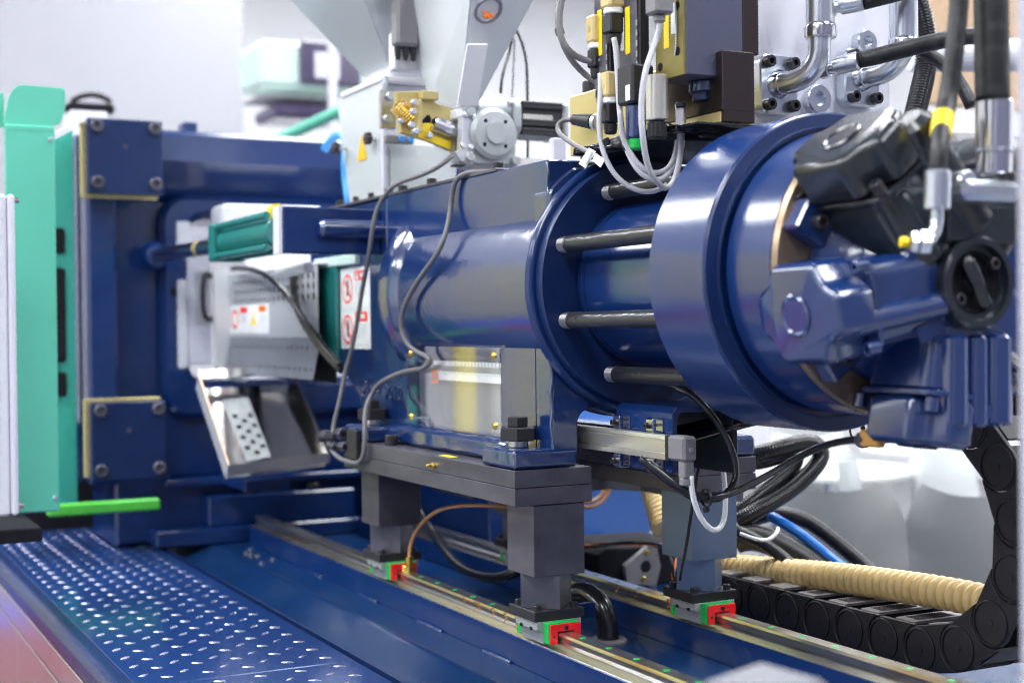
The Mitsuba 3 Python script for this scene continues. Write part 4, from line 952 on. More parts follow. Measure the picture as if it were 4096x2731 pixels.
part(du, 'spring', cat([ringm(V(*sc_[0]) + (V(*sc_[2]) - V(*sc_[0])) * t, V(*sc_[0]) + (V(*sc_[2]) - V(*sc_[0])) * (t + .05), .024, .014, 18, .001) for t in np.linspace(0, .95, 8)]), 'brass', kind='stuff')
# steel side plate, gearbox and motor
gb = thing('gear_motor', 'small grey worm gearbox with black finned motor and steel side plate', 'gear motor')
a_, b_ = (1.5341, 3.2800, 1.9953), (1.5711, 3.2800, 1.8984)
o_ = [(1.5329, 3.2800, 1.9963), (1.5735, 3.2800, 1.9930), (1.5647, 3.2800, 1.8935), (1.5592, 3.2800, 1.8634), (1.5250, 3.2800, 1.8711), (1.5077, 3.2800, 1.8955), (1.5279, 3.2800, 1.8987)]
part(gb, 'side_plate', prism(Yp(o_, 0), 'y', 3.27, 3.30, .002), 'grey_sheet')
for p_ in ((1.5403, 3.2700, 1.9897), (1.5622, 3.2700, 1.9829), (1.5297, 3.2700, 1.9113), (1.5532, 3.2700, 1.9079)):
    part(gb, 'side_plate__bolt', cyl(p_, V(*p_) + V(0, -.009, 0), .0075, 14, .002), 'bright_steel')
a_, b_ = (1.5082, 3.2600, 1.8636), (1.5358, 3.2600, 1.8580)
part(gb, 'foot', bx(a_[0], b_[0], 3.26, 3.30, b_[2], a_[2], .003), 'black_plastic')
g_ = V(*(1.6158, 3.2600, 1.9443))
part(gb, 'case', prism(rrect(g_[0] - .072, g_[0] + .072, g_[2] - .082, g_[2] + .082, .03, 8), 'y', 3.275, 3.38, .008), 'cast_alu')
part(gb, 'face', lathe([(0, 0), (.058, 0), (.066, .004), (.066, .018), (.056, .026), (.03, .028), (.028, .036), (0, .036)], (g_[0], 3.278, g_[2]), (0, -1, 0), 48), 'cast_alu')
for dx, dz in ((-.028, .03), (.028, .03), (-.032, -.03), (.028, -.032)):
    part(gb, 'face__hole', cyl((g_[0] + dx, 3.2500, g_[2] + dz), (g_[0] + dx, 3.2535, g_[2] + dz), .0052, 12, .0002), 'dust_black')
for dx, dz in ((-.066, .052), (.066, .052), (-.066, -.062), (.064, -.066)):
    part(gb, 'ear', cyl((g_[0] + dx, 3.258, g_[2] + dz), (g_[0] + dx, 3.29, g_[2] + dz), .012, 16, .002), 'cast_alu')
a_, b_ = V(*(1.5730, 3.3000, 2.0061)), V(*(1.6835, 3.3000, 2.0115))
part(gb, 'worm_housing', cyl(a_, b_, .034, 32, .005), 'cast_alu')
part(gb, 'worm_cap', cyl(a_ - V(.004, 0, 0), a_, .020, 20, .001), 'gold_zinc')
a_, b_ = (1.6661, 3.2600, 2.0420), (1.6963, 3.2600, 1.9415)
part(gb, 'motor_flange', prism(rrect(3.255, 3.40, b_[2], a_[2], .03, 6), 'x', a_[0] + .005, a_[0] + .028, .003), 'cast_alu')
for dy, z_ in ((.0, .16), (.0, .84), (.1, .9)):
    p_ = V(a_[0] + .004, 3.268 + dy, b_[2] + (a_[2] - b_[2]) * z_)
    part(gb, 'motor_flange__bolt', cyl(p_ - V(.012, 0, 0), p_, .009, 12, .002), 'bright_steel')
a2, b2 = (1.7011, 3.2620, 2.0352), (1.8228, 3.2620, 1.9459)
mz0, mz1 = b2[2], a2[2]; xm0, xm1 = a_[0] + .0285, b2[0]
part(gb, 'motor', bx(xm0, xm1, 3.272, 3.39, mz0 + .003, mz1 - .003, .006), 'black_plastic')
for f0 in (0.0, .10, .27, .36, .78, .88): 
    part(gb, 'motor__fin', bx(xm0 + .004, xm1 - .004, 3.262, 3.275, mz0 + (mz1 - mz0) * f0, mz0 + (mz1 - mz0) * f0 + .010, .002), 'black_plastic')
part(gb, 'motor__name_plate', bx(xm0 + .010, xm0 + .098, 3.2695, 3.2718, mz0 + (mz1 - mz0) * .40, mz0 + (mz1 - mz0) * .63, .0008), 'alu')
part(gb, 'motor__end_cap', bx(xm1, xm1 + .018, 3.268, 3.394, mz0, mz1, .006), 'cast_alu')
part(gb, 'motor__top_sheet', bx(xm0, xm1, 3.272, 3.39, mz1 - .0028, mz1, .001), 'alu')
# things behind the gap on top of the casting
single('mint_box', 'mint green cabinet seen through the gap behind the dosing unit', 'cabinet', bx(2.05, 2.42, 4.6, 5.0, 1.55, 2.03, .006) if False else bx((2.5103, 5.6000, 2.0085)[0], (2.8144, 5.6000, 2.0182)[0], 5.6, 6.0, .709, (2.7000, 5.6000, 2.2271)[2], .01), 'mint')
a_ = (1.6938, 3.4200, 1.8929); b_ = (1.8190, 3.4200, 1.8712)
single('white_tray', 'small white plastic tray end on the casting behind the cable', 'tray', bx(a_[0], b_[0], 3.30, 3.42, 1.8138, a_[2], .01), 'white_paint')
a_ = (1.6534, 3.0000, 1.9001); b_ = (1.6888, 3.0000, 1.8442)
single('grey_bracket', 'narrow grey sheet bracket beside the yellowish block', 'bracket', bx(a_[0] - .02, b_[0] - .02, 2.98, 3.0, 1.8140, a_[2], .002), 'lavender')
air = thing('air_hose', 'bright blue air hose bending down behind the throat', 'hose')
scene[air] = ply(tube([(1.5460, 4.3500, 2.0248), (1.5534, 4.3000, 2.0513), (1.5504, 4.2000, 2.0525), (1.5459, 4.1500, 2.0219), (1.5327, 4.1200, 1.9643), (1.5334, 4.1200, 1.9110), (1.5324, 4.1000, 1.8559), (1.5363, 4.1000, 1.8294)], .0135, 16), 'air_blue', smooth=True)
gp = thing('green_rail', 'mint green sloping handrail far behind the platen', 'handrail')
a_, b_ = V(*(2.1590, 6.6000, 2.3825)), V(*(2.3009, 6.2000, 2.4603))
scene[gp] = ply(sweep(smoothpath([a_ - (b_ - a_) * .4, a_, b_, b_ + (b_ - a_) * .3]), .028, 12), 'mint', smooth=True)
labels[gp]['label'] = 'mint green sloping tube in the gap above the platen beam'

# ================================================================ position sensor, its bracket and clips
br = thing('sensor_bracket', 'dark blue C-shaped steel bracket behind the position sensor', 'bracket')
ox = 1.565
cp = [(ox, 1.155), (ox, 1.275), (ox + .012, 1.288), (1.80, 1.288), (1.80, 1.276), (ox + .022, 1.276), (ox + .012, 1.266), (ox + .012, 1.167), (1.62, 1.167), (1.62, 1.155)]
part(br, 'channel', prism(cp, 'y', 2.375, 2.590, .001), 'blue_paint')
part(br, 'inner_plate', bx(1.70, 1.712, 2.36, 2.595, 1.15, 1.2755, .001), 'black_paint')
sn = thing('position_sensor', 'long aluminium position sensor bar with grey plug head', 'sensor')
SY0, SY1 = (1.5350, 2.3541, 1.2341)[1], 2.98
zt, zb = (1.5350, 2.3541, 1.2341)[2], (1.5350, 2.3549, 1.1862)[2]
hgt = zt - zb
pf = [(1.535, zb), (1.535, zb + hgt * .17), (1.5375, zb + hgt * .20), (1.5375, zb + hgt * .24), (1.535, zb + hgt * .27), (1.535, zb + hgt * .76), (1.5375, zb + hgt * .79), (1.5375, zb + hgt * .83), (1.535, zb + hgt * .86), (1.537, zt), (1.557, zt), (1.557, zb)]
part(sn, 'bar', prism(pf, 'y', SY0, SY1), 'alu', smooth=False)
part(sn, 'seal', bx(1.533, 1.559, SY0 - .012, SY0 - .0003, zb - .001, zt + .001, .001), 'black_plastic')
hy = SY0 - .0125
part(sn, 'head', bx(1.530, 1.562, hy - .058, hy, zb + .001, zt + .002, .005), 'grey_plastic')
part(sn, 'head__screw', screw((1.547, hy - .058, (zb + zt) / 2), (0, -1, 0), .0048, .002, 14), 'bright_steel')
part(sn, 'neck', prism(rrect(1.534, 1.558, hy - .055, hy - .030, .006), 'z', zb - .030, zb + .0005, .001), 'grey_plastic')
part(sn, 'gland', cyl((1.546, hy - .042, zb - .0455), (1.546, hy - .042, zb - .0303), .0135, 20, .002), 'grey_plastic')
for i, (px, py, up) in enumerate((('r', 0, 1), ('r', 1, 1), ('r', 0, -1), ('r', 1, -1))):
    y_ = (2.532, 2.405)[py]
    k = thing('sensor_clip', ('far upper', 'near upper', 'far lower', 'near lower')[i] + ' bright bent wire clip holding the sensor bar', 'clip')
    z0 = zt if up > 0 else zb
    g = sg.Polygon(rrect(1.5375, 1.5645, 0, .031, .006)).difference(sg.Polygon(rrect(1.5405, 1.5615, .0022, .0285, .0045)))
    m_ = prism([(a, z0 + up * b) for a, b in list(g.exterior.coords)[:-1]], 'y', y_, y_ + .024, .0003, holes=[[(a, z0 + up * b) for a, b in list(g.interiors[0].coords)[:-1]]])
    part(k, 'band', m_, 'bright_steel')
    part(k, 'screw', screw((1.5375, y_ + .012, z0 + up * .016), (-1, 0, 0), .0062, .012, 14), 'black_oxide')
    part(k, 'shank', cyl((1.5615, y_ + .012, z0 + up * .016), (1.5380, y_ + .012, z0 + up * .016), .003, 10), 'dark_steel')
# right casting foot behind the cables: shiny wrinkled pad + block
ft = thing('right_foot_block', 'wrinkled glossy pale blue painted foot under the right side of the casting', 'foot')
m_ = bx(1.776, 1.972, 2.648, 2.80, 1.150, 1.197, .007)
for _ in range(4): m_ = m_.subdivide()
part(ft, 'pad', rough(m_, .005, 26), 'blue_cast', smooth=True)
m_ = bx(1.775, 1.86, 2.655, 2.72, 1.198, 1.30, .008)
for _ in range(4): m_ = m_.subdivide()
part(ft, 'web', rough(m_, .006, 22), 'blue_cast', smooth=True)
part(ft, 'bolt', hexa((1.91, 2.72, 1.197), (0, 0, 1), .06, .03, .002), 'black_oxide')

# ================================================================ cables
def cable(name, label, cat_, pts, r, mat, n=12, group=None):
    return single(name, label, cat_, tube(pts, r, n, .008), mat, group, smooth=True)
cable('grey_cable', 'grey cable hanging from the dosing unit over the blue arm, left of the other one', 'cable', [(1.5000, 3.2630, 1.8840), (1.4500, 3.3000, 1.8442), (1.4300, 3.4090, 1.8319), (1.4150, 3.4832, 1.8122), (1.4000, 3.5241, 1.7693), (1.3880, 3.5363, 1.7098), (1.3900, 3.5758, 1.6307), (1.4000, 3.6429, 1.5627), (1.4000, 3.6822, 1.4800), (1.3950, 3.7191, 1.3959), (1.3800, 3.7363, 1.3233), (1.3600, 3.7261, 1.2517), (1.3450, 3.7251, 1.1980), (1.3350, 3.7128, 1.1595)], .0062, 'cable_grey')
cable('grey_cable', 'grey cable looping down the barrel and past the window, right of the other one', 'cable', [(1.5000, 2.9946, 1.8120), (1.4700, 3.0265, 1.8171), (1.4450, 3.0579, 1.8162), (1.4360, 3.0953, 1.8071), (1.4340, 3.1164, 1.7882), (1.4320, 3.1282, 1.7472), (1.4180, 3.1191, 1.6937), (1.3960, 3.1227, 1.6361), (1.3870, 3.1978, 1.5835), (1.3860, 3.2844, 1.5303), (1.3860, 3.3339, 1.4819), (1.3900, 3.3391, 1.4378), (1.4000, 3.3129, 1.4025), (1.4150, 3.2681, 1.3830), (1.4200, 3.2366, 1.3693), (1.4200, 3.2696, 1.3524), (1.4100, 3.3611, 1.3408), (1.4000, 3.4611, 1.3205), (1.3900, 3.5325, 1.2911), (1.3700, 3.5363, 1.2534), (1.3450, 3.4954, 1.2046), (1.3380, 3.4825, 1.1374), (1.3350, 3.5042, 1.1039), (1.3330, 3.5902, 1.0949), (1.3320, 3.6820, 1.1056), (1.3320, 3.7302, 1.1296), (1.3340, 3.7422, 1.1492)], .0065, 'cable_grey')
cc = thing('hose_coupling', 'dark screw couplings and black holder block at the back end of the slide plate', 'coupling')
a_, b_ = (1.3350, 3.6042, 1.1822), (1.3350, 3.5353, 1.1036)
part(cc, 'holder', bx(1.335, 1.350, b_[1], a_[1], b_[2], a_[2], .002), 'black_oxide')
for i, (px, py, s) in enumerate(((60, 540, 1.0), (200, 530, 1.0), (210, 640, .8), (130, 630, .8))):
    p_ = [(1.3350, 3.7649, 1.1525), (1.3350, 3.6392, 1.1665), (1.3350, 3.6274, 1.1326), (1.3350, 3.7023, 1.1274)][i]; p_ = V(*p_)
    part(cc, 'nut', hexa(p_ + V(.0, .02, 0), (0, -1, 0), .03 * s, .03, .002), 'dark_steel')
    part(cc, 'nut__hole', cyl(p_ + V(0, -.0098, 0), p_ + V(0, -.0106, 0), .008 * s, 14, .0001), 'dust_black')
    part(cc, 'stem', cyl(p_ + V(.0, .02, 0), p_ + V(.0, .05, 0), .010 * s, 14), 'black_oxide')
a_ = V(*(1.3320, 3.7938, 1.1461)); b_ = V(*(1.3350, 3.6834, 1.1577))
part(cc, 'pipe', cyl(a_, b_, .013, 16, .002), 'black_oxide')
# guard cables and ties
cable('black_hose', 'black hose from the yellow band on the nozzle guard down to the right', 'hose', [(1.3850, 4.1733, 1.6422), (1.3800, 4.1763, 1.6051), (1.3750, 4.1549, 1.5514), (1.3700, 4.0846, 1.4910), (1.3700, 3.9873, 1.4349), (1.3800, 3.8851, 1.3759), (1.4000, 3.8148, 1.3332)], .011, 'rubber')
cable('black_hose', 'black armoured hose curving away from the pull cylinder over the guard', 'hose', [(1.3750, 4.8187, 1.6622), (1.3700, 4.6198, 1.6525), (1.3650, 4.4112, 1.6244), (1.3650, 4.2554, 1.5781), (1.3650, 4.1257, 1.5244), (1.3650, 4.0106, 1.4683), (1.3720, 3.8986, 1.4073), (1.3900, 3.8048, 1.3484)], .009, 'black_gloss')
k = thing('hose_band', 'yellow band on the black hose at the nozzle guard', 'band'); p_ = [(1.3820, 4.1773, 1.6291), (1.3800, 4.1760, 1.6131)]
scene[k] = ply(cyl(p_[0], p_[1], .0125, 18, .001), 'yellow')
# looped grey-white valve cables
cable('valve_cable', 'pale grey valve cable from the top plug sweeping down to the loop, thickest in front', 'cable', [(1.4772, 2.2700, 2.0361), (1.4729, 2.2700, 2.0029), (1.4547, 2.2650, 1.9637), (1.4386, 2.2600, 1.9290), (1.4305, 2.2600, 1.8919), (1.4272, 2.2600, 1.8470), (1.4296, 2.2600, 1.8065), (1.4422, 2.2700, 1.7676), (1.4608, 2.2800, 1.7366), (1.4856, 2.2900, 1.7187), (1.5069, 2.3000, 1.7137), (1.5219, 2.3000, 1.7243), (1.5299, 2.2950, 1.7492), (1.5339, 2.2900, 1.7823), (1.5364, 2.2900, 1.8242), (1.5360, 2.2900, 1.8784)], .0058, 'cable_light')
cable('valve_cable', 'pale grey valve cable from the amber plug with the long inner curve', 'cable', [(1.4538, 2.4000, 2.0148), (1.4564, 2.3950, 1.9783), (1.4566, 2.3900, 1.9178), (1.4570, 2.3850, 1.8661), (1.4592, 2.3750, 1.8139), (1.4644, 2.3600, 1.7769), (1.4766, 2.3450, 1.7480), (1.4949, 2.3350, 1.7342), (1.5117, 2.3300, 1.7335), (1.5253, 2.3200, 1.7431), (1.5373, 2.3150, 1.7667), (1.5435, 2.3100, 1.8018), (1.5435, 2.3050, 1.8349), (1.5387, 2.3000, 1.8801)], .0058, 'cable_light')
cable('valve_cable', 'pale grey valve cable hanging lowest across the topmost tie rod', 'cable', [(1.4450, 2.4400, 1.9507), (1.4385, 2.4300, 1.8970), (1.4330, 2.4250, 1.8531), (1.4336, 2.4200, 1.8139), (1.4392, 2.4100, 1.7787), (1.4528, 2.4000, 1.7483), (1.4724, 2.3900, 1.7276), (1.4962, 2.3800, 1.7155), (1.5171, 2.3700, 1.7136), (1.5360, 2.3600, 1.7202), (1.5487, 2.3450, 1.7363), (1.5544, 2.3300, 1.7665), (1.5549, 2.3150, 1.8030), (1.5550, 2.3100, 1.8446), (1.5481, 2.3050, 1.8814)], .0052, 'cable_light')
cable('valve_cable', 'pale grey valve cable from the low amber plug, shortest loop', 'cable', [(1.4417, 2.3600, 1.8659), (1.4434, 2.3600, 1.8366), (1.4490, 2.3600, 1.8116), (1.4575, 2.3550, 1.7903), (1.4688, 2.3450, 1.7670), (1.4852, 2.3350, 1.7498), (1.5068, 2.3300, 1.7460), (1.5224, 2.3200, 1.7531), (1.5311, 2.3100, 1.7718), (1.5361, 2.3050, 1.8009), (1.5362, 2.3000, 1.8338), (1.5346, 2.3000, 1.8756)], .0052, 'cable_light')
cable('dark_cable', 'thick dark grey cable arching at the left of the valve row', 'cable', [(1.4231, 2.5500, 2.1289), (1.4080, 2.5400, 2.0926), (1.4031, 2.5300, 2.0549), (1.4082, 2.5200, 2.0227), (1.4256, 2.5100, 1.9994), (1.4522, 2.5000, 1.9874), (1.4710, 2.4800, 1.9854), (1.4907, 2.4700, 1.9957), (1.5001, 2.4600, 2.0061)], .0068, 'cable_grey')
cable('dark_cable', 'second dark grey cable running down behind the arch to the valve foot', 'cable', [(1.4384, 2.5700, 2.1347), (1.4221, 2.5600, 2.0935), (1.4181, 2.5500, 2.0467), (1.4273, 2.5400, 2.0083), (1.4489, 2.5300, 1.9763), (1.4685, 2.5200, 1.9565), (1.4803, 2.5000, 1.9435)], .0064, 'cable_grey')
cable('dark_cable', 'dark grey cable from the round sensor plug bending down to the white tags', 'cable', [(1.5450, 2.7271, 1.9034), (1.5350, 2.7484, 1.9047), (1.5250, 2.7543, 1.8982), (1.5200, 2.7514, 1.8860), (1.5100, 2.7199, 1.8682), (1.5000, 2.6694, 1.8483), (1.4900, 2.6088, 1.8276), (1.4800, 2.5552, 1.8118), (1.4750, 2.5289, 1.8032)], .0055, 'cable_grey')
tg = thing('cable_tag', 'two white printed cable tags above the flange', 'tag')
for a_, b_, c_, e_ in (((1.4680, 2.5266, 1.8154), (1.4680, 2.4994, 1.8042), (1.4650, 2.5369, 1.7748), (1.4650, 2.5641, 1.7867)), ((1.4700, 2.5077, 1.8036), (1.4700, 2.4668, 1.7853), (1.4670, 2.4793, 1.7700), (1.4670, 2.5109, 1.7873))):
    part(tg, 'tag', quad_sheet(V(*a_), V(*b_), V(*c_), V(*e_), .0015), 'sticker_white')
part(tg, 'print', quad_sheet(V(*(1.4655, 2.5112, 1.8054)), V(*(1.4655, 2.5070, 1.8036)), V(*(1.4625, 2.5292, 1.7804)), V(*(1.4625, 2.5334, 1.7822)), .0006), 'print_grey')
for l_, pts in (('small black cable tie around the grey valve cables', [(1.4414, 2.4180, 1.8166), (1.4447, 2.4170, 1.8081)]), ('small black cable tie on the pair of valve cables', [(1.4568, 2.3650, 1.7932), (1.4628, 2.3650, 1.7994)]), ('small black cable tie at the right strand of the loop', [(1.5350, 2.2900, 1.8759), (1.5349, 2.2900, 1.8692)]), ('black cable tie on the thick dark arch', [(1.4058, 2.5350, 2.0535), (1.4071, 2.5320, 2.0442)])):
    k = thing('cable_tie', l_, 'cable tie'); p_, q_ = V(*pts[0]), V(*pts[1])
    scene[k] = ply(cyl(p_ - (q_ - p_) * .3, q_ + (q_ - p_) * .3, .0095, 14, .002), 'black_plastic')
# thin cables behind the gear motor
for l_, pts, r in (('thin black cable hanging behind the gear motor, at right', [(1.7956, 3.5000, 2.2804), (1.8182, 3.5000, 2.2463), (1.8351, 3.5000, 2.1874), (1.8384, 3.5000, 2.1153), (1.8384, 3.5000, 2.0068), (1.8373, 3.5000, 1.9102)], .004),
                   ('thin black cable running up beside the hopper to the motor flange', [(1.7670, 3.4500, 2.2446), (1.7584, 3.4500, 2.1967), (1.7268, 3.4200, 2.1422), (1.7056, 3.4000, 2.0735)], .004),
                   ('thin grey cable between the two thin black ones', [(1.8263, 3.5500, 2.2586), (1.8228, 3.5500, 2.1951), (1.8161, 3.5500, 2.0912)], .002)):
    cable('thin_cable', l_, 'cable', pts, r, 'black_plastic' if 'black' in l_ else 'grey_plastic', 8)
# sensor cables
cable('white_cable', 'white cable looping from the sensor plug in front of the right post', 'cable', [(1.5510, 2.2900, 1.1599), (1.5551, 2.2920, 1.1275), (1.5723, 2.3000, 1.0900), (1.5993, 2.3100, 1.0589), (1.6370, 2.3300, 1.0442), (1.6671, 2.3500, 1.0536), (1.6880, 2.3700, 1.0806), (1.7077, 2.4000, 1.1252), (1.7231, 2.4300, 1.1757), (1.7476, 2.4700, 1.2265), (1.7670, 2.5000, 1.2610)], .0055, 'sticker_white')
cable('black_cable', 'glossy black cable from under the tie rod, looping round and off to the motor fitting', 'cable', [(1.5691, 2.4500, 1.3364), (1.5991, 2.4000, 1.3248), (1.6257, 2.3700, 1.2989), (1.6482, 2.3500, 1.2641), (1.6703, 2.3400, 1.2246), (1.6874, 2.3350, 1.1761), (1.6823, 2.3300, 1.1376), (1.6605, 2.3250, 1.1177), (1.6306, 2.3200, 1.1062), (1.5996, 2.3200, 1.1074), (1.5723, 2.3250, 1.1163), (1.5418, 2.3400, 1.1389), (1.5146, 2.3600, 1.1661), (1.4922, 2.3800, 1.1896)], .0068, 'black_gloss')
cable('black_cable', 'black cable running from the sensor loop to the orange fitting below the motor', 'cable', [(1.5060, 2.3700, 1.1811), (1.5302, 2.3300, 1.1508), (1.5571, 2.3100, 1.1273), (1.5961, 2.3000, 1.1156), (1.6283, 2.2800, 1.1199), (1.6459, 2.2400, 1.1379), (1.6601, 2.1900, 1.1642), (1.6623, 2.1200, 1.1961), (1.6457, 2.0300, 1.2261), (1.6168, 1.9300, 1.2466), (1.5834, 1.8300, 1.2592)], .0068, 'black_gloss')
cable('black_cable', 'thin black cable along the right post down to the carriage', 'cable', [(1.7888, 2.5500, 1.2766), (1.7503, 2.5200, 1.2234), (1.7168, 2.5000, 1.1615), (1.6982, 2.5000, 1.0797), (1.6976, 2.5200, 1.0036), (1.7037, 2.5500, 0.9339), (1.7167, 2.5800, 0.9001)], .0035, 'black_plastic')
k = thing('cable_tie', 'black cable tie holding the loop of black cables under the sensor', 'cable tie')
p_ = V(*(1.5964, 2.3050, 1.1125))
scene[k] = ply(cat([ringm(p_ + V(-.003, 0, 0), p_ + V(.003, 0, 0), .0185, .0165, 24, .0005), bx(p_[0] - .006, p_[0] + .006, p_[1] - .005, p_[1] + .005, p_[2] - .028, p_[2] - .018, .002)]), 'black_plastic')
ff = thing('orange_fitting', 'orange brass fitting with steel nut under the motor', 'fitting')
p_ = V(*(1.5837, 1.8250, 1.2595)); q_ = V(*(1.5788, 1.7900, 1.2634))
part(ff, 'nut', cyl(p_ - (q_ - p_) * .5, p_ + (q_ - p_) * .1, .0135, 6, .001), 'dark_steel')
part(ff, 'body', bx(*[c for pair in zip(np.minimum(p_, q_) - V(.006, .006, .012), np.maximum(p_, q_) + V(.006, .006, .012)) for c in pair], .003), 'orange_brass')
# copper pipe on the far carriage
cp_ = thing('brown_pipe', 'thin brown pipe arching from a brass elbow to behind the nearest post', 'pipe')
part(cp_, 'pipe', tube([(1.4676, 3.4950, 0.8379), (1.4700, 3.5000, 0.8603), (1.4791, 3.5000, 0.8898), (1.4929, 3.4900, 0.9202), (1.5136, 3.4700, 0.9490), (1.5346, 3.4400, 0.9694), (1.5582, 3.4000, 0.9813), (1.5852, 3.3500, 0.9872), (1.6176, 3.3000, 0.9893), (1.6678, 3.2500, 0.9879)], .0047, 12), 'copper_pipe')
p_ = V(*(1.4652, 3.4900, 0.8122))
part(cp_, 'elbow', cat([hexa(p_ + V(0, 0, -.008), (0, 0, 1), .024, .016, .002), cyl(p_ + V(0, 0, .008), p_ + V(0, 0, .030), .008, 14), hexa(p_ + V(0, 0, .022), (0, 0, 1), .019, .009, .001), cyl(p_, p_ + V(-.012, .012, 0), .010, 14)]), 'brass')
cable('orange_cable', 'thin orange pipe running behind the nearest post to the right carriage', 'pipe', [(1.7740, 3.1000, 0.9007), (1.8493, 3.1200, 0.8954), (1.9142, 3.1200, 0.8914), (1.9807, 3.1000, 0.8877), (1.9920, 3.0200, 0.8896), (1.9148, 2.9000, 0.8650), (1.8831, 2.8600, 0.8422)], .004, 'orange')
cable('black_cable', 'thin black cable along the orange pipe behind the nearest post', 'cable', [(1.7625, 3.0800, 0.8998), (1.8193, 3.0800, 0.8997), (1.8768, 3.0800, 0.9018), (1.9291, 3.0600, 0.9003), (1.9490, 3.0200, 0.8996), (1.9355, 2.9600, 0.8869), (1.8953, 2.8800, 0.8696), (1.8724, 2.8400, 0.8514)], .004, 'black_plastic')
# twin black strap/hose behind under the plates
cable('black_strap', 'black twin hose sagging across the bed behind the left post', 'hose', [(1.7443, 4.1000, 0.8966), (1.7443, 4.0000, 0.8404), (1.7358, 3.9000, 0.8073), (1.7098, 3.7500, 0.7782), (1.6878, 3.6000, 0.7683), (1.6757, 3.4500, 0.7763), (1.6782, 3.3500, 0.7947), (1.7043, 3.3000, 0.8193)], .014, 'black_gloss')
# black bent hose with big sleeve on the bed beside the near post
bh = thing('bent_hose', 'shiny black bent hose rising through the bed right of the nearest post', 'hose')
part(bh, 'hose', tube([(1.6916, 3.0000, 0.8016), (1.6998, 2.9800, 0.8087), (1.7038, 2.9500, 0.8086), (1.7038, 2.9200, 0.8013), (1.7076, 2.9000, 0.7846), (1.7119, 2.8900, 0.7618), (1.7139, 2.8850, 0.7384), (1.7123, 2.8800, 0.7063)], .0255, 24), 'black_gloss', smooth=True)
p_ = V(*(1.7131, 2.8800, 0.7040))
part(bh, 'grommet', ringm(p_ + V(0, 0, -.004), p_ + V(0, 0, .012), .045, .026, 28, .003), 'grey_plastic')
part(bh, 'clip', bx(*[c for pair in zip(np.minimum((1.6175, 2.8600, 0.8107), (1.6625, 2.8500, 0.7769)), np.maximum((1.6175, 2.8600, 0.8107), (1.6625, 2.8500, 0.7769)) + V(0, .006, 0)) for c in pair], .002), 'blue_paint')

# ================================================================ hoses at right
def hyd_hose(name, label, pts, r, mat='rubber', **kw): return cable(name, label, 'hose', pts, r, mat, 18)
hyd_hose('hydraulic_hose', 'black hydraulic hose crossing in front of the right pipe elbow', [(1.8969, 2.2000, 1.9713), (1.9216, 2.1800, 1.9757), (1.9415, 2.1400, 1.9813), (1.9602, 2.1000, 1.9858), (1.9682, 2.0500, 1.9874), (1.9856, 2.0000, 1.9878), (2.0230, 1.9500, 1.9800)], .0165)
hyd_hose('hydraulic_hose', 'black hydraulic hose leaving the top of the picture over the right elbow', [(1.9265, 2.2200, 2.0934), (1.9630, 2.2000, 2.1031), (2.0017, 2.1800, 2.1148), (2.0424, 2.1500, 2.1322)], .0175)
hyd_hose('hydraulic_hose', 'upright black hydraulic hose with a yellow sleeve', [(1.5958, 1.6200, 1.9665), (1.5889, 1.6200, 1.8998), (1.5795, 1.6200, 1.8398), (1.5685, 1.6200, 1.7863), (1.5366, 1.6000, 1.7361), (1.5150, 1.5870, 1.6723)], .0145)
hyd_hose('hydraulic_hose', 'thickest black hydraulic hose, upright at far right with a steel ferrule', [(1.6586, 1.6200, 1.9728), (1.6598, 1.6200, 1.9060), (1.6601, 1.6200, 1.8457), (1.6614, 1.6200, 1.7909)], .0265)
hyd_hose('hydraulic_hose', 'slanting black hydraulic hose behind the upright ones', [(2.1227, 2.3000, 2.0404), (2.1643, 2.2800, 2.0126), (2.1839, 2.2500, 1.9815), (2.1907, 2.2200, 1.9407), (2.1972, 2.2000, 1.8975)], .014)
k = thing('yellow_sleeve', 'bright yellow sleeve on the upright hose', 'sleeve'); p_ = [(1.5516, 1.6100, 1.7629), (1.5338, 1.5990, 1.7267)]
scene[k] = ply(cyl(p_[0], p_[1], .0163, 24, .001), 'yellow')
def ferrule(label, a, b, r, hexr=None):
    k = thing('hose_ferrule', label, 'ferrule', None); a, b = V(*a), V(*b); d = b - a
    part(k, 'crimp', cyl(a, a + d * .62, r, 24, .003), 'zinc')
    part(k, 'neck', cyl(a + d * .62, a + d * .75, r * .7, 20, .001), 'bright_steel')
    part(k, 'nut', hexa(a + d * .75, d, r * 1.75, float(np.linalg.norm(d)) * .25, .002), 'zinc')
    return k
ferrule('crimped steel ferrule of the hose crossing the right elbow', (1.8969, 2.2000, 1.9704), (1.8560, 2.2700, 1.9575), .0185)
ferrule('crimped steel ferrule of the hose at the top edge', (1.9288, 2.2200, 2.0945), (1.8800, 2.2800, 2.0857), .019)
f1 = thing('thick_ferrule', 'long reflective steel ferrule under the thickest hose', 'ferrule')
p_, q_ = V(*(1.6650, 1.6200, 1.7911)), V(*(1.6639, 1.6200, 1.6769))
part(f1, 'sleeve', cyl(p_, p_ + (q_ - p_) * .66, .0285, 32, .002), 'bright_steel')
part(f1, 'ring', cyl(p_ + (q_ - p_) * .66, p_ + (q_ - p_) * .70, .0292, 32, .001), 'zinc')
part(f1, 'tail', cyl(p_ + (q_ - p_) * .70, q_, .0270, 32, .002), 'bright_steel')
f2 = thing('flange_clamp', 'pale silvery flange clamp on the motor port at the right edge', 'clamp')
a_, b_ = (1.5644, 1.6000, 1.6645), (1.6848, 1.6000, 1.6329)
part(f2, 'body', bx(a_[0], b_[0], 1.58, 1.66, b_[2], a_[2], .010), 'zinc')
part(f2, 'hump', cyl((V(*a_) + V(.028, .0, -.006)), (V(*a_) + V(.028, .06, -.006)), .022, 24, .004), 'zinc')
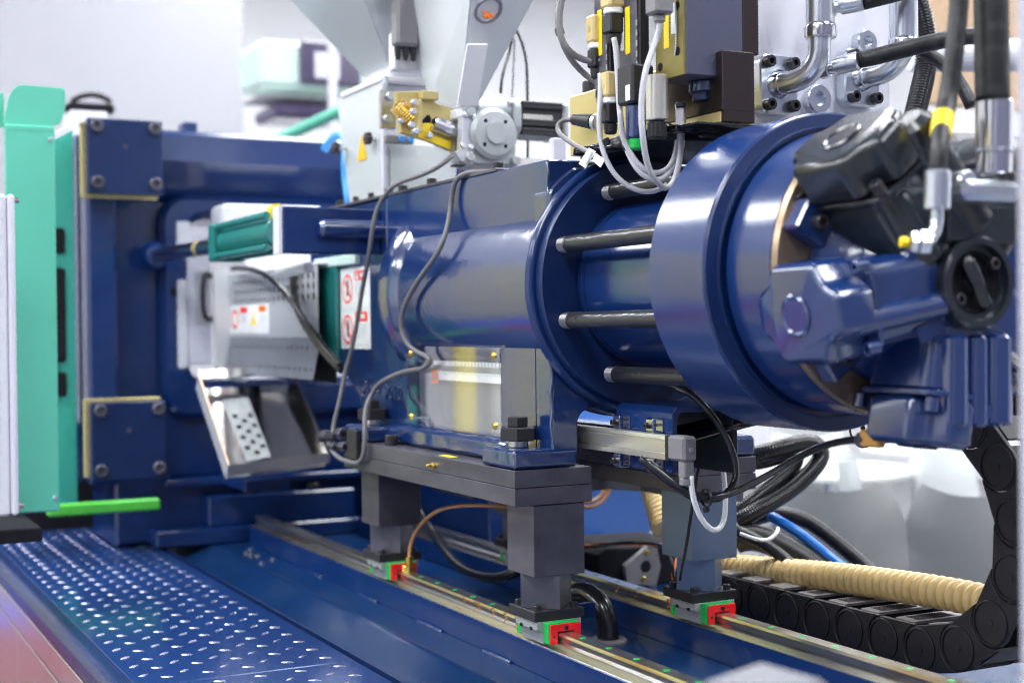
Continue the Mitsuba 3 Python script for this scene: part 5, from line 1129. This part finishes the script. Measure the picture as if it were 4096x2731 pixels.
part(f2, 'bolt', screw((b_[0] - .012, 1.60, a_[2]), (0, 0, 1), .011, .014), 'black_oxide')
a_, b_ = (1.5943, 1.6400, 1.6335), (1.7404, 1.6400, 1.5732)
part(mot, 'port_block', bx(a_[0], b_[0], 1.645, 1.75, b_[2], a_[2] - .001, .004), 'black_paint')
e2 = thing('small_elbow', 'small silver tube elbow below the yellow sleeved hose', 'pipe elbow')
part(e2, 'sleeve', cyl((1.5139, 1.5850, 1.6740), (1.5125, 1.5850, 1.6162), .0195, 24, .002), 'zinc')
part(e2, 'bend', tube([(1.5125, 1.5850, 1.6175), (1.5123, 1.5850, 1.6015), (1.5079, 1.5850, 1.5853), (1.4985, 1.5850, 1.5723), (1.4850, 1.5850, 1.5670)], .0095, 18), 'zinc')
a_, b_ = V(*(1.4951, 1.5850, 1.5684)), V(*(1.4554, 1.6000, 1.5686))
part(e2, 'nut', hexa(a_, b_ - a_, .034, .016, .002), 'zinc')
part(e2, 'nut', hexa(a_ + (b_ - a_) * .42, b_ - a_, .029, .012, .002), 'bright_steel')
part(e2, 'tip', cyl(a_ + (b_ - a_) * .75, b_, .008, 14), 'yellow')
ch_ = thing('corrugated_hose', 'ribbed black corrugated conduit hanging behind the right elbow', 'hose')
scene[ch_] = ply(corrugated([(2.2285, 2.4200, 2.2060), (2.2573, 2.4200, 2.1604), (2.2747, 2.4200, 2.1134), (2.2819, 2.4200, 2.0654), (2.2762, 2.4200, 2.0115), (2.2510, 2.4100, 1.9549), (2.2195, 2.4000, 1.8889), (2.1876, 2.4000, 1.8346)], .0245, .0072, .003, 20), 'black_gloss', smooth=True)
gp = thing('grey_pipe', 'horizontal grey pipe far behind the upright hoses', 'pipe')
scene[gp] = ply(cyl((2.7685, 3.0000, 2.1866), (3.1207, 2.8500, 2.1875), .045, 24, .003), 'pale_grey')
tk = thing('steel_tank', 'round pale steel vessel behind the black motor head', 'tank')
p_ = V(*(2.3185, 2.5000, 1.9026))
part(tk, 'shell', lathe([(0, 0), (.07, .0), (.09, .02), (.09, .10), (.07, .12), (0, .12)], p_ + V(.10, .06, -.12), (0, 0, 1), 36), 'pale_grey')
part(tk, 'cap', cyl(p_ + V(.04, .0, .0), p_ + V(.04, 0, .03), .022, 20, .003), 'yellow')
pm = thing('pump_motor', 'dark grey pump body between the upright hoses at right', 'pump')
a_ = V(*(1.9076, 2.0000, 1.7826)); b_ = V(*(2.0609, 2.0000, 1.7238))
part(pm, 'body', bx(a_[0], b_[0] + .2, 1.96, 2.1, b_[2], a_[2] + .02, .02), 'grey_plastic')
part(pm, 'band', bx(a_[0] - .004, b_[0] + .2, 1.955, 2.1, b_[2] + .03, b_[2] + .045, .003), 'dust_black')

# ================================================================ cable chain
kc = thing('cable_chain', 'black plastic cable drag chain bending up at the right', 'cable chain')
X0, X1 = 2.015, 2.185
ln = .1065
pts = [(2.168 + .1065 * j, .797) for j in range(7, -1, -1)]
cy, cz, R_ = 2.168, 1.045, .248
a_ = -90.0
while a_ > -305:
    a_ -= math.degrees(.1065 / R_)
    pts.append((cy + R_ * math.cos(math.radians(a_)), cz + R_ * math.sin(math.radians(a_))))
for i, (p_, q_) in enumerate(zip(pts[:-1], pts[1:])):
    d_ = unit(V(q_[0] - p_[0], q_[1] - p_[1])); nr = V(-d_[1], d_[0]); c = (V(*p_) + V(*q_)) / 2
    if nr @ (V(cy, cz) - c) < 0: nr = -nr
    if i < len(pts) - 22: nr = V(0, 1.0)
    H = .047
    g = sg.LineString([p_, q_]).buffer(H, 10).difference(sg.Point(q_).buffer(H + .002, 16)).union(sg.Point(p_).buffer(H - .001, 16))
    g = g if g.geom_type == 'Polygon' else max(g.geoms, key=lambda s: s.area)
    L_ = list(g.simplify(.0006).exterior.coords)[:-1]
    k = part(kc, 'link', prism(L_, 'x', X0, X0 + .010, .0015), 'chain_black')
    part(k, 'far_side', prism(L_, 'x', X1 - .010, X1, .0015), 'chain_black')
    part(k, 'disc', ringm((X0 - .0035, q_[0], q_[1]), (X0 - .0002, q_[0], q_[1]), H - .004, H - .008, 32, .001), 'chain_black')
    part(k, 'pin', cyl((X0 - .002, q_[0], q_[1]), (X0 - .0002, q_[0], q_[1]), .007, 14, .0005), 'chain_black')
    # inner and outer cross bars
    for s, nm in ((1, 'cover'), (-1, 'cover')):
        o = c + nr * s * (H - .004)
        e = [o - d_ * .028, o + d_ * .028, o + d_ * .028 + nr * s * .006, o - d_ * .028 + nr * s * .006]
        part(k, nm, prism([tuple(v) for v in e], 'x', X0 + .0105, X1 - .0105, .001), 'chain_grey' if s > 0 else 'chain_black')
    if nr[1] > .5 and .9 < c[0] < 2.6 and i < 16:
        o = c + nr * (H + .0022)
        sl = [prism([tuple(o - d_ * .020), tuple(o + d_ * .020), tuple(o + d_ * .020 + nr * .0008), tuple(o - d_ * .020 + nr * .0008)], 'x', X0 + .03 + .007 * j, X0 + .0325 + .007 * j) for j in range(14)]
        part(k, 'cover__slot', cat(sl), 'dust_black', kind='stuff')
# cream suction hose over the chain
cr = thing('cream_hose', 'ribbed cream coloured spiral hose lying along the cable chain', 'hose')
hp_ = smoothpath([(2.0600, 3.0090, 0.8553), (2.1000, 2.9478, 0.8425), (2.1100, 2.7531, 0.8556), (2.1150, 2.5487, 0.8736), (2.1200, 2.3956, 0.8832), (2.1200, 2.2685, 0.8899), (2.1250, 2.1731, 0.8923), (2.1300, 2.0832, 0.8907)], .0225)
part(cr, 'core', sweep(hp_, .0285, 28), 'hose_core', smooth=True)
tg_ = np.gradient(hp_, axis=0)
for p_, t_ in zip(hp_, tg_):
    pf_ = [(.0275 + .0078 * math.cos(a_), .0092 * math.sin(a_)) for a_ in np.linspace(-1.9, 1.9, 9)]
    part(cr, 'rib', lathe(pf_, p_, t_, 30), 'cream', smooth=True)
cr = thing('cream_hose', 'short vertical stretch of cream hose behind the cross beam', 'hose')
scene[cr] = ply(corrugated([(2.2631, 3.5500, 1.0237), (2.2500, 3.5000, 0.9652), (2.2350, 3.4500, 0.9209), (2.2167, 3.4000, 0.8719)], .045, .016, .004, 24), 'cream', smooth=True)
# black corrugated hoses and smooth hoses behind the right post
for l_, pts, r in (('big looped black corrugated hose behind the right post, outer loop', [(2.1463, 2.9500, 0.9540), (2.1922, 2.9200, 0.9874), (2.2593, 2.9000, 1.0260), (2.3132, 2.8800, 1.0723), (2.3405, 2.8700, 1.1161), (2.3226, 2.8700, 1.1447), (2.2794, 2.8800, 1.1482), (2.2262, 2.9000, 1.1361), (2.1888, 2.9500, 1.1177)], .0225),
                   ('big looped black corrugated hose behind the right post, inner loop', [(2.1547, 2.9800, 0.9667), (2.1944, 2.9500, 1.0062), (2.2414, 2.9300, 1.0442), (2.2824, 2.9200, 1.0784), (2.3008, 2.9200, 1.1031), (2.2837, 2.9300, 1.1111), (2.2435, 2.9500, 1.1037), (2.2109, 2.9800, 1.0952)], .020)):
    k = thing('corrugated_hose', l_, 'hose'); scene[k] = ply(corrugated(pts, r, .0062, .0011, 18), 'black_gloss', smooth=True)
hyd_hose('thick_hose', 'thick black hose drooping over the chain, nearest to the chairs', [(2.2553, 3.1000, 0.9114), (2.3323, 3.0500, 0.9466), (2.3938, 3.0000, 0.9306), (2.4395, 2.9500, 0.8873), (2.4840, 2.9000, 0.8333), (2.4973, 2.8000, 0.7739), (2.5200, 2.7000, 0.7004)], .0205)
hyd_hose('thick_hose', 'thick dark hose lying below the blue air hose', [(2.1323, 2.9500, 0.9054), (2.1898, 2.9000, 0.9073), (2.2458, 2.8500, 0.8712), (2.2871, 2.8000, 0.8313), (2.3152, 2.7200, 0.7821), (2.3448, 2.6000, 0.7262)], .034)
hyd_hose('thick_hose', 'black hose just above the cream hose beside the right post', [(2.0603, 2.8500, 0.9451), (2.0753, 2.8000, 0.9343), (2.1020, 2.7500, 0.9073), (2.1145, 2.7000, 0.8769)], .015)
hyd_hose('blue_hose', 'glossy blue air hose between the thick black hoses', [(2.2420, 2.9500, 0.9584), (2.2515, 2.9000, 0.9413), (2.2736, 2.8500, 0.9128), (2.3013, 2.8000, 0.8736), (2.3158, 2.7200, 0.8354), (2.3364, 2.6200, 0.7913), (2.3468, 2.5000, 0.7697), (2.3920, 2.4500, 0.7488)], .0135, 'hose_blue')
hyd_hose('white_cable', 'white cable curving in front of the black hoses', [(1.9787, 2.7200, 0.9621), (2.0074, 2.7000, 0.9503), (2.0451, 2.7000, 0.9463), (2.0667, 2.7000, 0.9580), (2.0873, 2.7200, 0.9674)], .0045, 'sticker_white')
# hose bundle seen under the flange inside the bracket
for j in range(3):
    cable('bundled_hose', ('lowest', 'middle', 'topmost')[j] + ' of the black hoses tied together inside the C-shaped bracket', 'hose', [V(1.63 + .012 * j, 2.56, 1.19 + .016 * j), V(1.67 + .012 * j, 2.46, 1.215 + .015 * j), V(1.71 + .012 * j, 2.36, 1.245 + .013 * j), V(1.745, 2.30, 1.262 + .01 * j)], .0085, 'black_gloss', group='black hoses tied inside the bracket')

# ================================================================ machine parts behind, seen between the posts
tb = thing('blue_tank', 'rounded blue tank with a bright ledge seen between the posts', 'tank')
a_, b_ = (2.2661, 4.3000, 0.9152), (3.0108, 4.3000, 0.6477)
part(tb, 'shell', prism([(4.3, .95), (4.9, .95), (4.9, 1.22), (4.5, 1.22), (4.38, 1.19), (4.32, 1.12), (4.3, 1.02)], 'x', 2.05, 2.95, .01), 'tank_blue')
part(tb, 'base', bx(2.05, 2.95, 4.27, 4.9, .709, .925, .006), 'tank_blue')
part(tb, 'ledge', bx(2.05, 2.95, 4.245, 4.9, .926, .945, .003), 'bright_steel')
bb = thing('drive_box', 'black box with a grey rounded side plate behind the right rail', 'box')
a_, b_ = (2.0193, 3.4500, 0.8253), (2.2549, 3.4500, 0.6994)
bt_ = (2.0877, 3.4500, 0.8223)[2]
part(bb, 'body', prism([(a_[0], .7090), (b_[0] + .1, .7090), (b_[0] + .1, bt_ - .01), (a_[0] + .03, bt_), (a_[0], bt_ - .015)], 'y', 3.45, 3.75, .004), 'dust_black')
g = sg.Polygon([(V(*(2.1026, 3.4400, 0.7706)))[[0, 2]], (V(*(2.1758, 3.4400, 0.8165)))[[0, 2]], (V(*(2.2007, 3.4400, 0.8096)))[[0, 2]], (V(*(2.2119, 3.4400, 0.7612)))[[0, 2]], (V(*(2.1966, 3.4400, 0.7126)))[[0, 2]], (V(*(2.1093, 3.4400, 0.7267)))[[0, 2]]]).buffer(.006)
part(bb, 'side_plate', prism(list(g.exterior.coords)[:-1], 'y', 3.43, 3.4495, .002), 'grey_plastic')
c_ = (2.1660, 3.4300, 0.7666)
part(bb, 'side_plate__hole', cyl((c_[0], 3.4285, c_[2]), (c_[0], 3.4298, c_[2]), .017, 20, .0002), 'dust_black')
for p_ in ((2.1708, 3.4300, 0.8059), (2.1583, 3.4300, 0.7313)):
    part(bb, 'side_plate__bolt', cyl(p_, V(*p_) + V(0, -.006, 0), .008, 12, .002), 'brass')
ball = thing('glass_cap', 'pale round cap beside the right post', 'cap')
scene[ball] = ply(trimesh.creation.icosphere(3, .05).apply_translation(V(*(2.4039, 3.7000, 0.7878))), 'pale_grey', smooth=True)
ring_ = thing('copper_coil', 'copper coloured tube ring peeping out below the slide plate', 'coil')
p_ = V(*(2.0799, 3.6000, 0.9978))
scene[ring_] = ply(cat([sweep([p_ + V(r * math.cos(t), 0, r * math.sin(t)) for t in np.linspace(0, 2 * np.pi, 40)], .006, 8) for r in (.075, .060)]), 'copper_pipe', smooth=True)
sb = thing('service_bag', 'crumpled turquoise plastic sheet between the posts', 'sheet')
m_ = bx((1.9578, 4.6000, 0.8902)[0], (2.1066, 4.6000, 0.6873)[0], 4.6, 4.66, (2.1066, 4.6000, 0.6873)[2], (2.0080, 4.6000, 0.9102)[2], .02)
for _ in range(5): m_ = m_.subdivide()
scene[sb] = ply(rough(m_, .10, 9), 'mint_gloss', smooth=True)
mb = thing('mint_post', 'short mint green post behind the nearest post', 'post')
a_, b_ = (2.1529, 4.4000, 0.7924), (2.2259, 4.4000, 0.7040)
scene[mb] = ply(bx(a_[0], b_[0], 4.4, 4.45, .709, a_[2], .004), 'mint')
dk = thing('rear_wall_sheet', 'dark blue rear side wall of the machine bed', 'panel')
scene[dk] = ply(bx(1.95, 2.05, 4.0, 5.0, .709, 1.16, .006), 'blue_paint')

# ================================================================ background of the hall
mn = thing('operator_panel', 'blurred pale mint machine with dark operator screen in the background', 'control panel')
def rect_at(x0, y0, x1, y1, Y): return None
a_, b_ = (2.3337, 7.6000, 3.0510), (3.0059, 7.6000, 2.7914)
part(mn, 'housing', bx(a_[0], b_[0], 7.6, 8.0, b_[2], a_[2], .03), 'mint_pale')
a_, b_ = (2.5565, 7.5500, 3.0505), (2.9077, 7.5500, 2.8143)
part(mn, 'screen', bx(a_[0], b_[0], 7.55, 7.598, b_[2], a_[2], .01), 'screen')
a_, b_ = (2.6293, 7.5000, 2.9848), (2.7751, 7.5000, 2.8413)
part(mn, 'screen__picture', bx(a_[0], b_[0], 7.53, 7.549, b_[2], a_[2], .004), 'lavender')
a_, b_ = (2.4184, 7.6000, 2.7028), (2.8457, 7.6000, 2.6260)
part(mn, 'shelf', bx(a_[0], b_[0], 7.6, 8.0, b_[2], a_[2], .02), 'screen')
a_, b_ = (2.3336, 7.5800, 2.7447), (2.9973, 7.5800, 2.7309)
part(mn, 'sill', bx(a_[0], b_[0], 7.58, 8.0, b_[2] + .01, a_[2] - .005, .02), 'hall_white')
a_, b_ = (2.5986, 7.2000, 3.0404), (2.6378, 7.2000, 2.6491)
single('stand_pole', 'thin pale pole in front of the background screen', 'pole', bx(a_[0], b_[0], 7.2, 7.25, .0, a_[2], .005), 'lavender')
a_, b_ = (1.1179, 6.5000, 2.4779), (1.3253, 6.5000, 2.4247)
fx = thing('black_fixture', 'blurred black fixture on top behind the mint flap', 'fixture')
part(fx, 'bar', bx(a_[0], b_[0], 6.5, 6.6, b_[2], a_[2] - .01, .01), 'dust_black')
part(fx, 'arch', tube([(1.1365, 6.5000, 2.4714), (1.1837, 6.5000, 2.4936), (1.2310, 6.5000, 2.5025), (1.2783, 6.5000, 2.4919), (1.3068, 6.5000, 2.4742)], .012, 10), 'dust_black')
part(fx, 'base', bx(a_[0], b_[0] - .04, 6.45, 6.6, b_[2] - .22, b_[2] - .001, .01), 'lavender')
# white shell chairs and tables at right
def chair(x, y, rz, label, mat):
    k = thing('shell_chair', label, 'chair', 'white shell chairs in the background'); c, s = math.cos(rz), math.sin(rz)
    M = np.eye(4); M[:3, :3] = [[c, -s, 0], [s, c, 0], [0, 0, 1]]; M[:3, 3] = (x, y, 0)
    n, m = 15, 21; v = []; f = []
    for i in range(n):
        u = -1 + 2 * i / (n - 1)
        for j in range(m):
            t = j / (m - 1)
            if t < .5: yy, zz2 = -.22 + .42 * (t / .5), .45 - .02 * math.sin(math.pi * t / .5); w = .235
            else:
                q_ = (t - .5) / .5; yy, zz2 = .20 + .10 * q_ + .02 * math.sin(q_ * 3), .45 + .42 * q_; w = .235 * (1 - .32 * max(0, q_ - .55) ** 1.5 * 3)
            v.append((u * w, yy - .07 * u * u * (t > .5) * min(1, (t - .5) * 4), zz2 + .06 * u * u * (1 - .5 * t)))
    for i in range(n - 1):
        for j in range(m - 1): p_ = i * m + j; f += [(p_, p_ + m, p_ + m + 1), (p_, p_ + m + 1, p_ + 1)]
    v = np.array(v); f = np.array(f); nn = np.array(tri(v, f).vertex_normals); N = len(v)
    edge = tri(np.vstack([v, v - nn * .008]), np.vstack([f, f[:, ::-1] + N]))
    part(k, 'shell', cov(edge, M), mat, smooth=50)
    for sx in (-1, 1):
        for sy in (-1, 1):
            part(k, 'leg', cov(cyl((sx * .12, sy * .12, .43), (sx * .21, sy * .20, 0), .012, 10), M), 'zinc')
    return k
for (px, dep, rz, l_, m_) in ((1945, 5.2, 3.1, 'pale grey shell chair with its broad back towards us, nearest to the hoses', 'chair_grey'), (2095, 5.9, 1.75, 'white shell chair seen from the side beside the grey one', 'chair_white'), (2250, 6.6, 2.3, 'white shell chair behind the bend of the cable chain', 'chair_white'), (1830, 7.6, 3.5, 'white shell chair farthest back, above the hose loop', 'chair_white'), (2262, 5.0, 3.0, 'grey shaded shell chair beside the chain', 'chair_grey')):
    d_ = _F + _r * ((px - 1176) / 3267.0); p_ = CAM + d_ * dep
    chair(p_[0], p_[1], -YAW + rz - .35, l_, m_)
for (px, dep, l_) in ((1900, 6.9, 'white round table behind the chairs'), (2150, 8.0, 'white round table far back at right')):
    p_ = CAM + (_F + _r * ((px - 1176) / 3267.0)) * dep
    k = thing('cafe_table', l_, 'table', 'white tables in the background')
    part(k, 'top', cyl((p_[0], p_[1], .72), (p_[0], p_[1], .75), .42, 40, .006), 'chair_white')
    part(k, 'column', cyl((p_[0], p_[1], .02), (p_[0], p_[1], .72), .03, 16), 'zinc')
    part(k, 'foot', cyl((p_[0], p_[1], 0), (p_[0], p_[1], .02), .26, 32, .004), 'zinc')
a_, b_ = (4.3456, 4.6000, 2.9349), (5.0891, 4.6000, 2.4059)
single('tan_board', 'blurred tan brown board behind the hoses at the top right', 'board', bx(a_[0], b_[0] + .3, 4.6, 4.66, b_[2] - .02, a_[2], .005), 'tan')
# booth on the left, outside the frame: it is what the glossy paint mirrors
yb = thing('booth_wall', 'yellow display wall of the neighbouring booth, left of the picture', 'wall')
part(yb, 'board', bx(-4.6, -1.60, 8.85, 8.985, .0, 3.0, .01), 'booth_yellow')
part(yb, 'column', bx(-1.58, -1.50, 8.80, 8.98, .0, 3.2, .01), 'chair_white')
part(yb, 'stripe', bx(-1.36, -1.24, 8.86, 8.985, .0, 3.0, .01), 'booth_yellow')
part(yb, 'column', bx(-2.35, -2.20, 8.70, 8.84, .0, 3.2, .01), 'chair_white')
# foreground: blurred white post at the right edge and pale corner at the bottom
single('white_post', 'blurred white post close to the viewer at the right edge', 'post', bx((1.1600, 1.1000, 1.4219)[0], 1.24, 1.08, 1.10, 0, 2.6, .004), 'post_grey')
fgc = thing('white_cover', 'blurred white rounded cover corner at the bottom edge', 'cover')
zc_ = (0.9694, 1.2977, 1.0736)[2]
o_ = [(0.9289, 1.3292, 1.0432), (0.9694, 1.2977, 1.0736), (1.0256, 1.2800, 1.0450)]
fy_ = [V(*p_)[:2] for p_ in ((0.9694, 1.2977, 1.0736), (0.8449, 1.2488, 1.0630), (0.9799, 1.1800, 1.0605))]
fg_ = sg.Polygon([fy_[0], fy_[1], (fy_[1] + fy_[2]) / 2 - unit(fy_[0]) * .03, fy_[2]]).buffer(-.012).buffer(.012, 8)
scene[fgc] = ply(prism(list(fg_.exterior.coords)[:-1], 'z', .9, zc_, .008), 'fg_white')
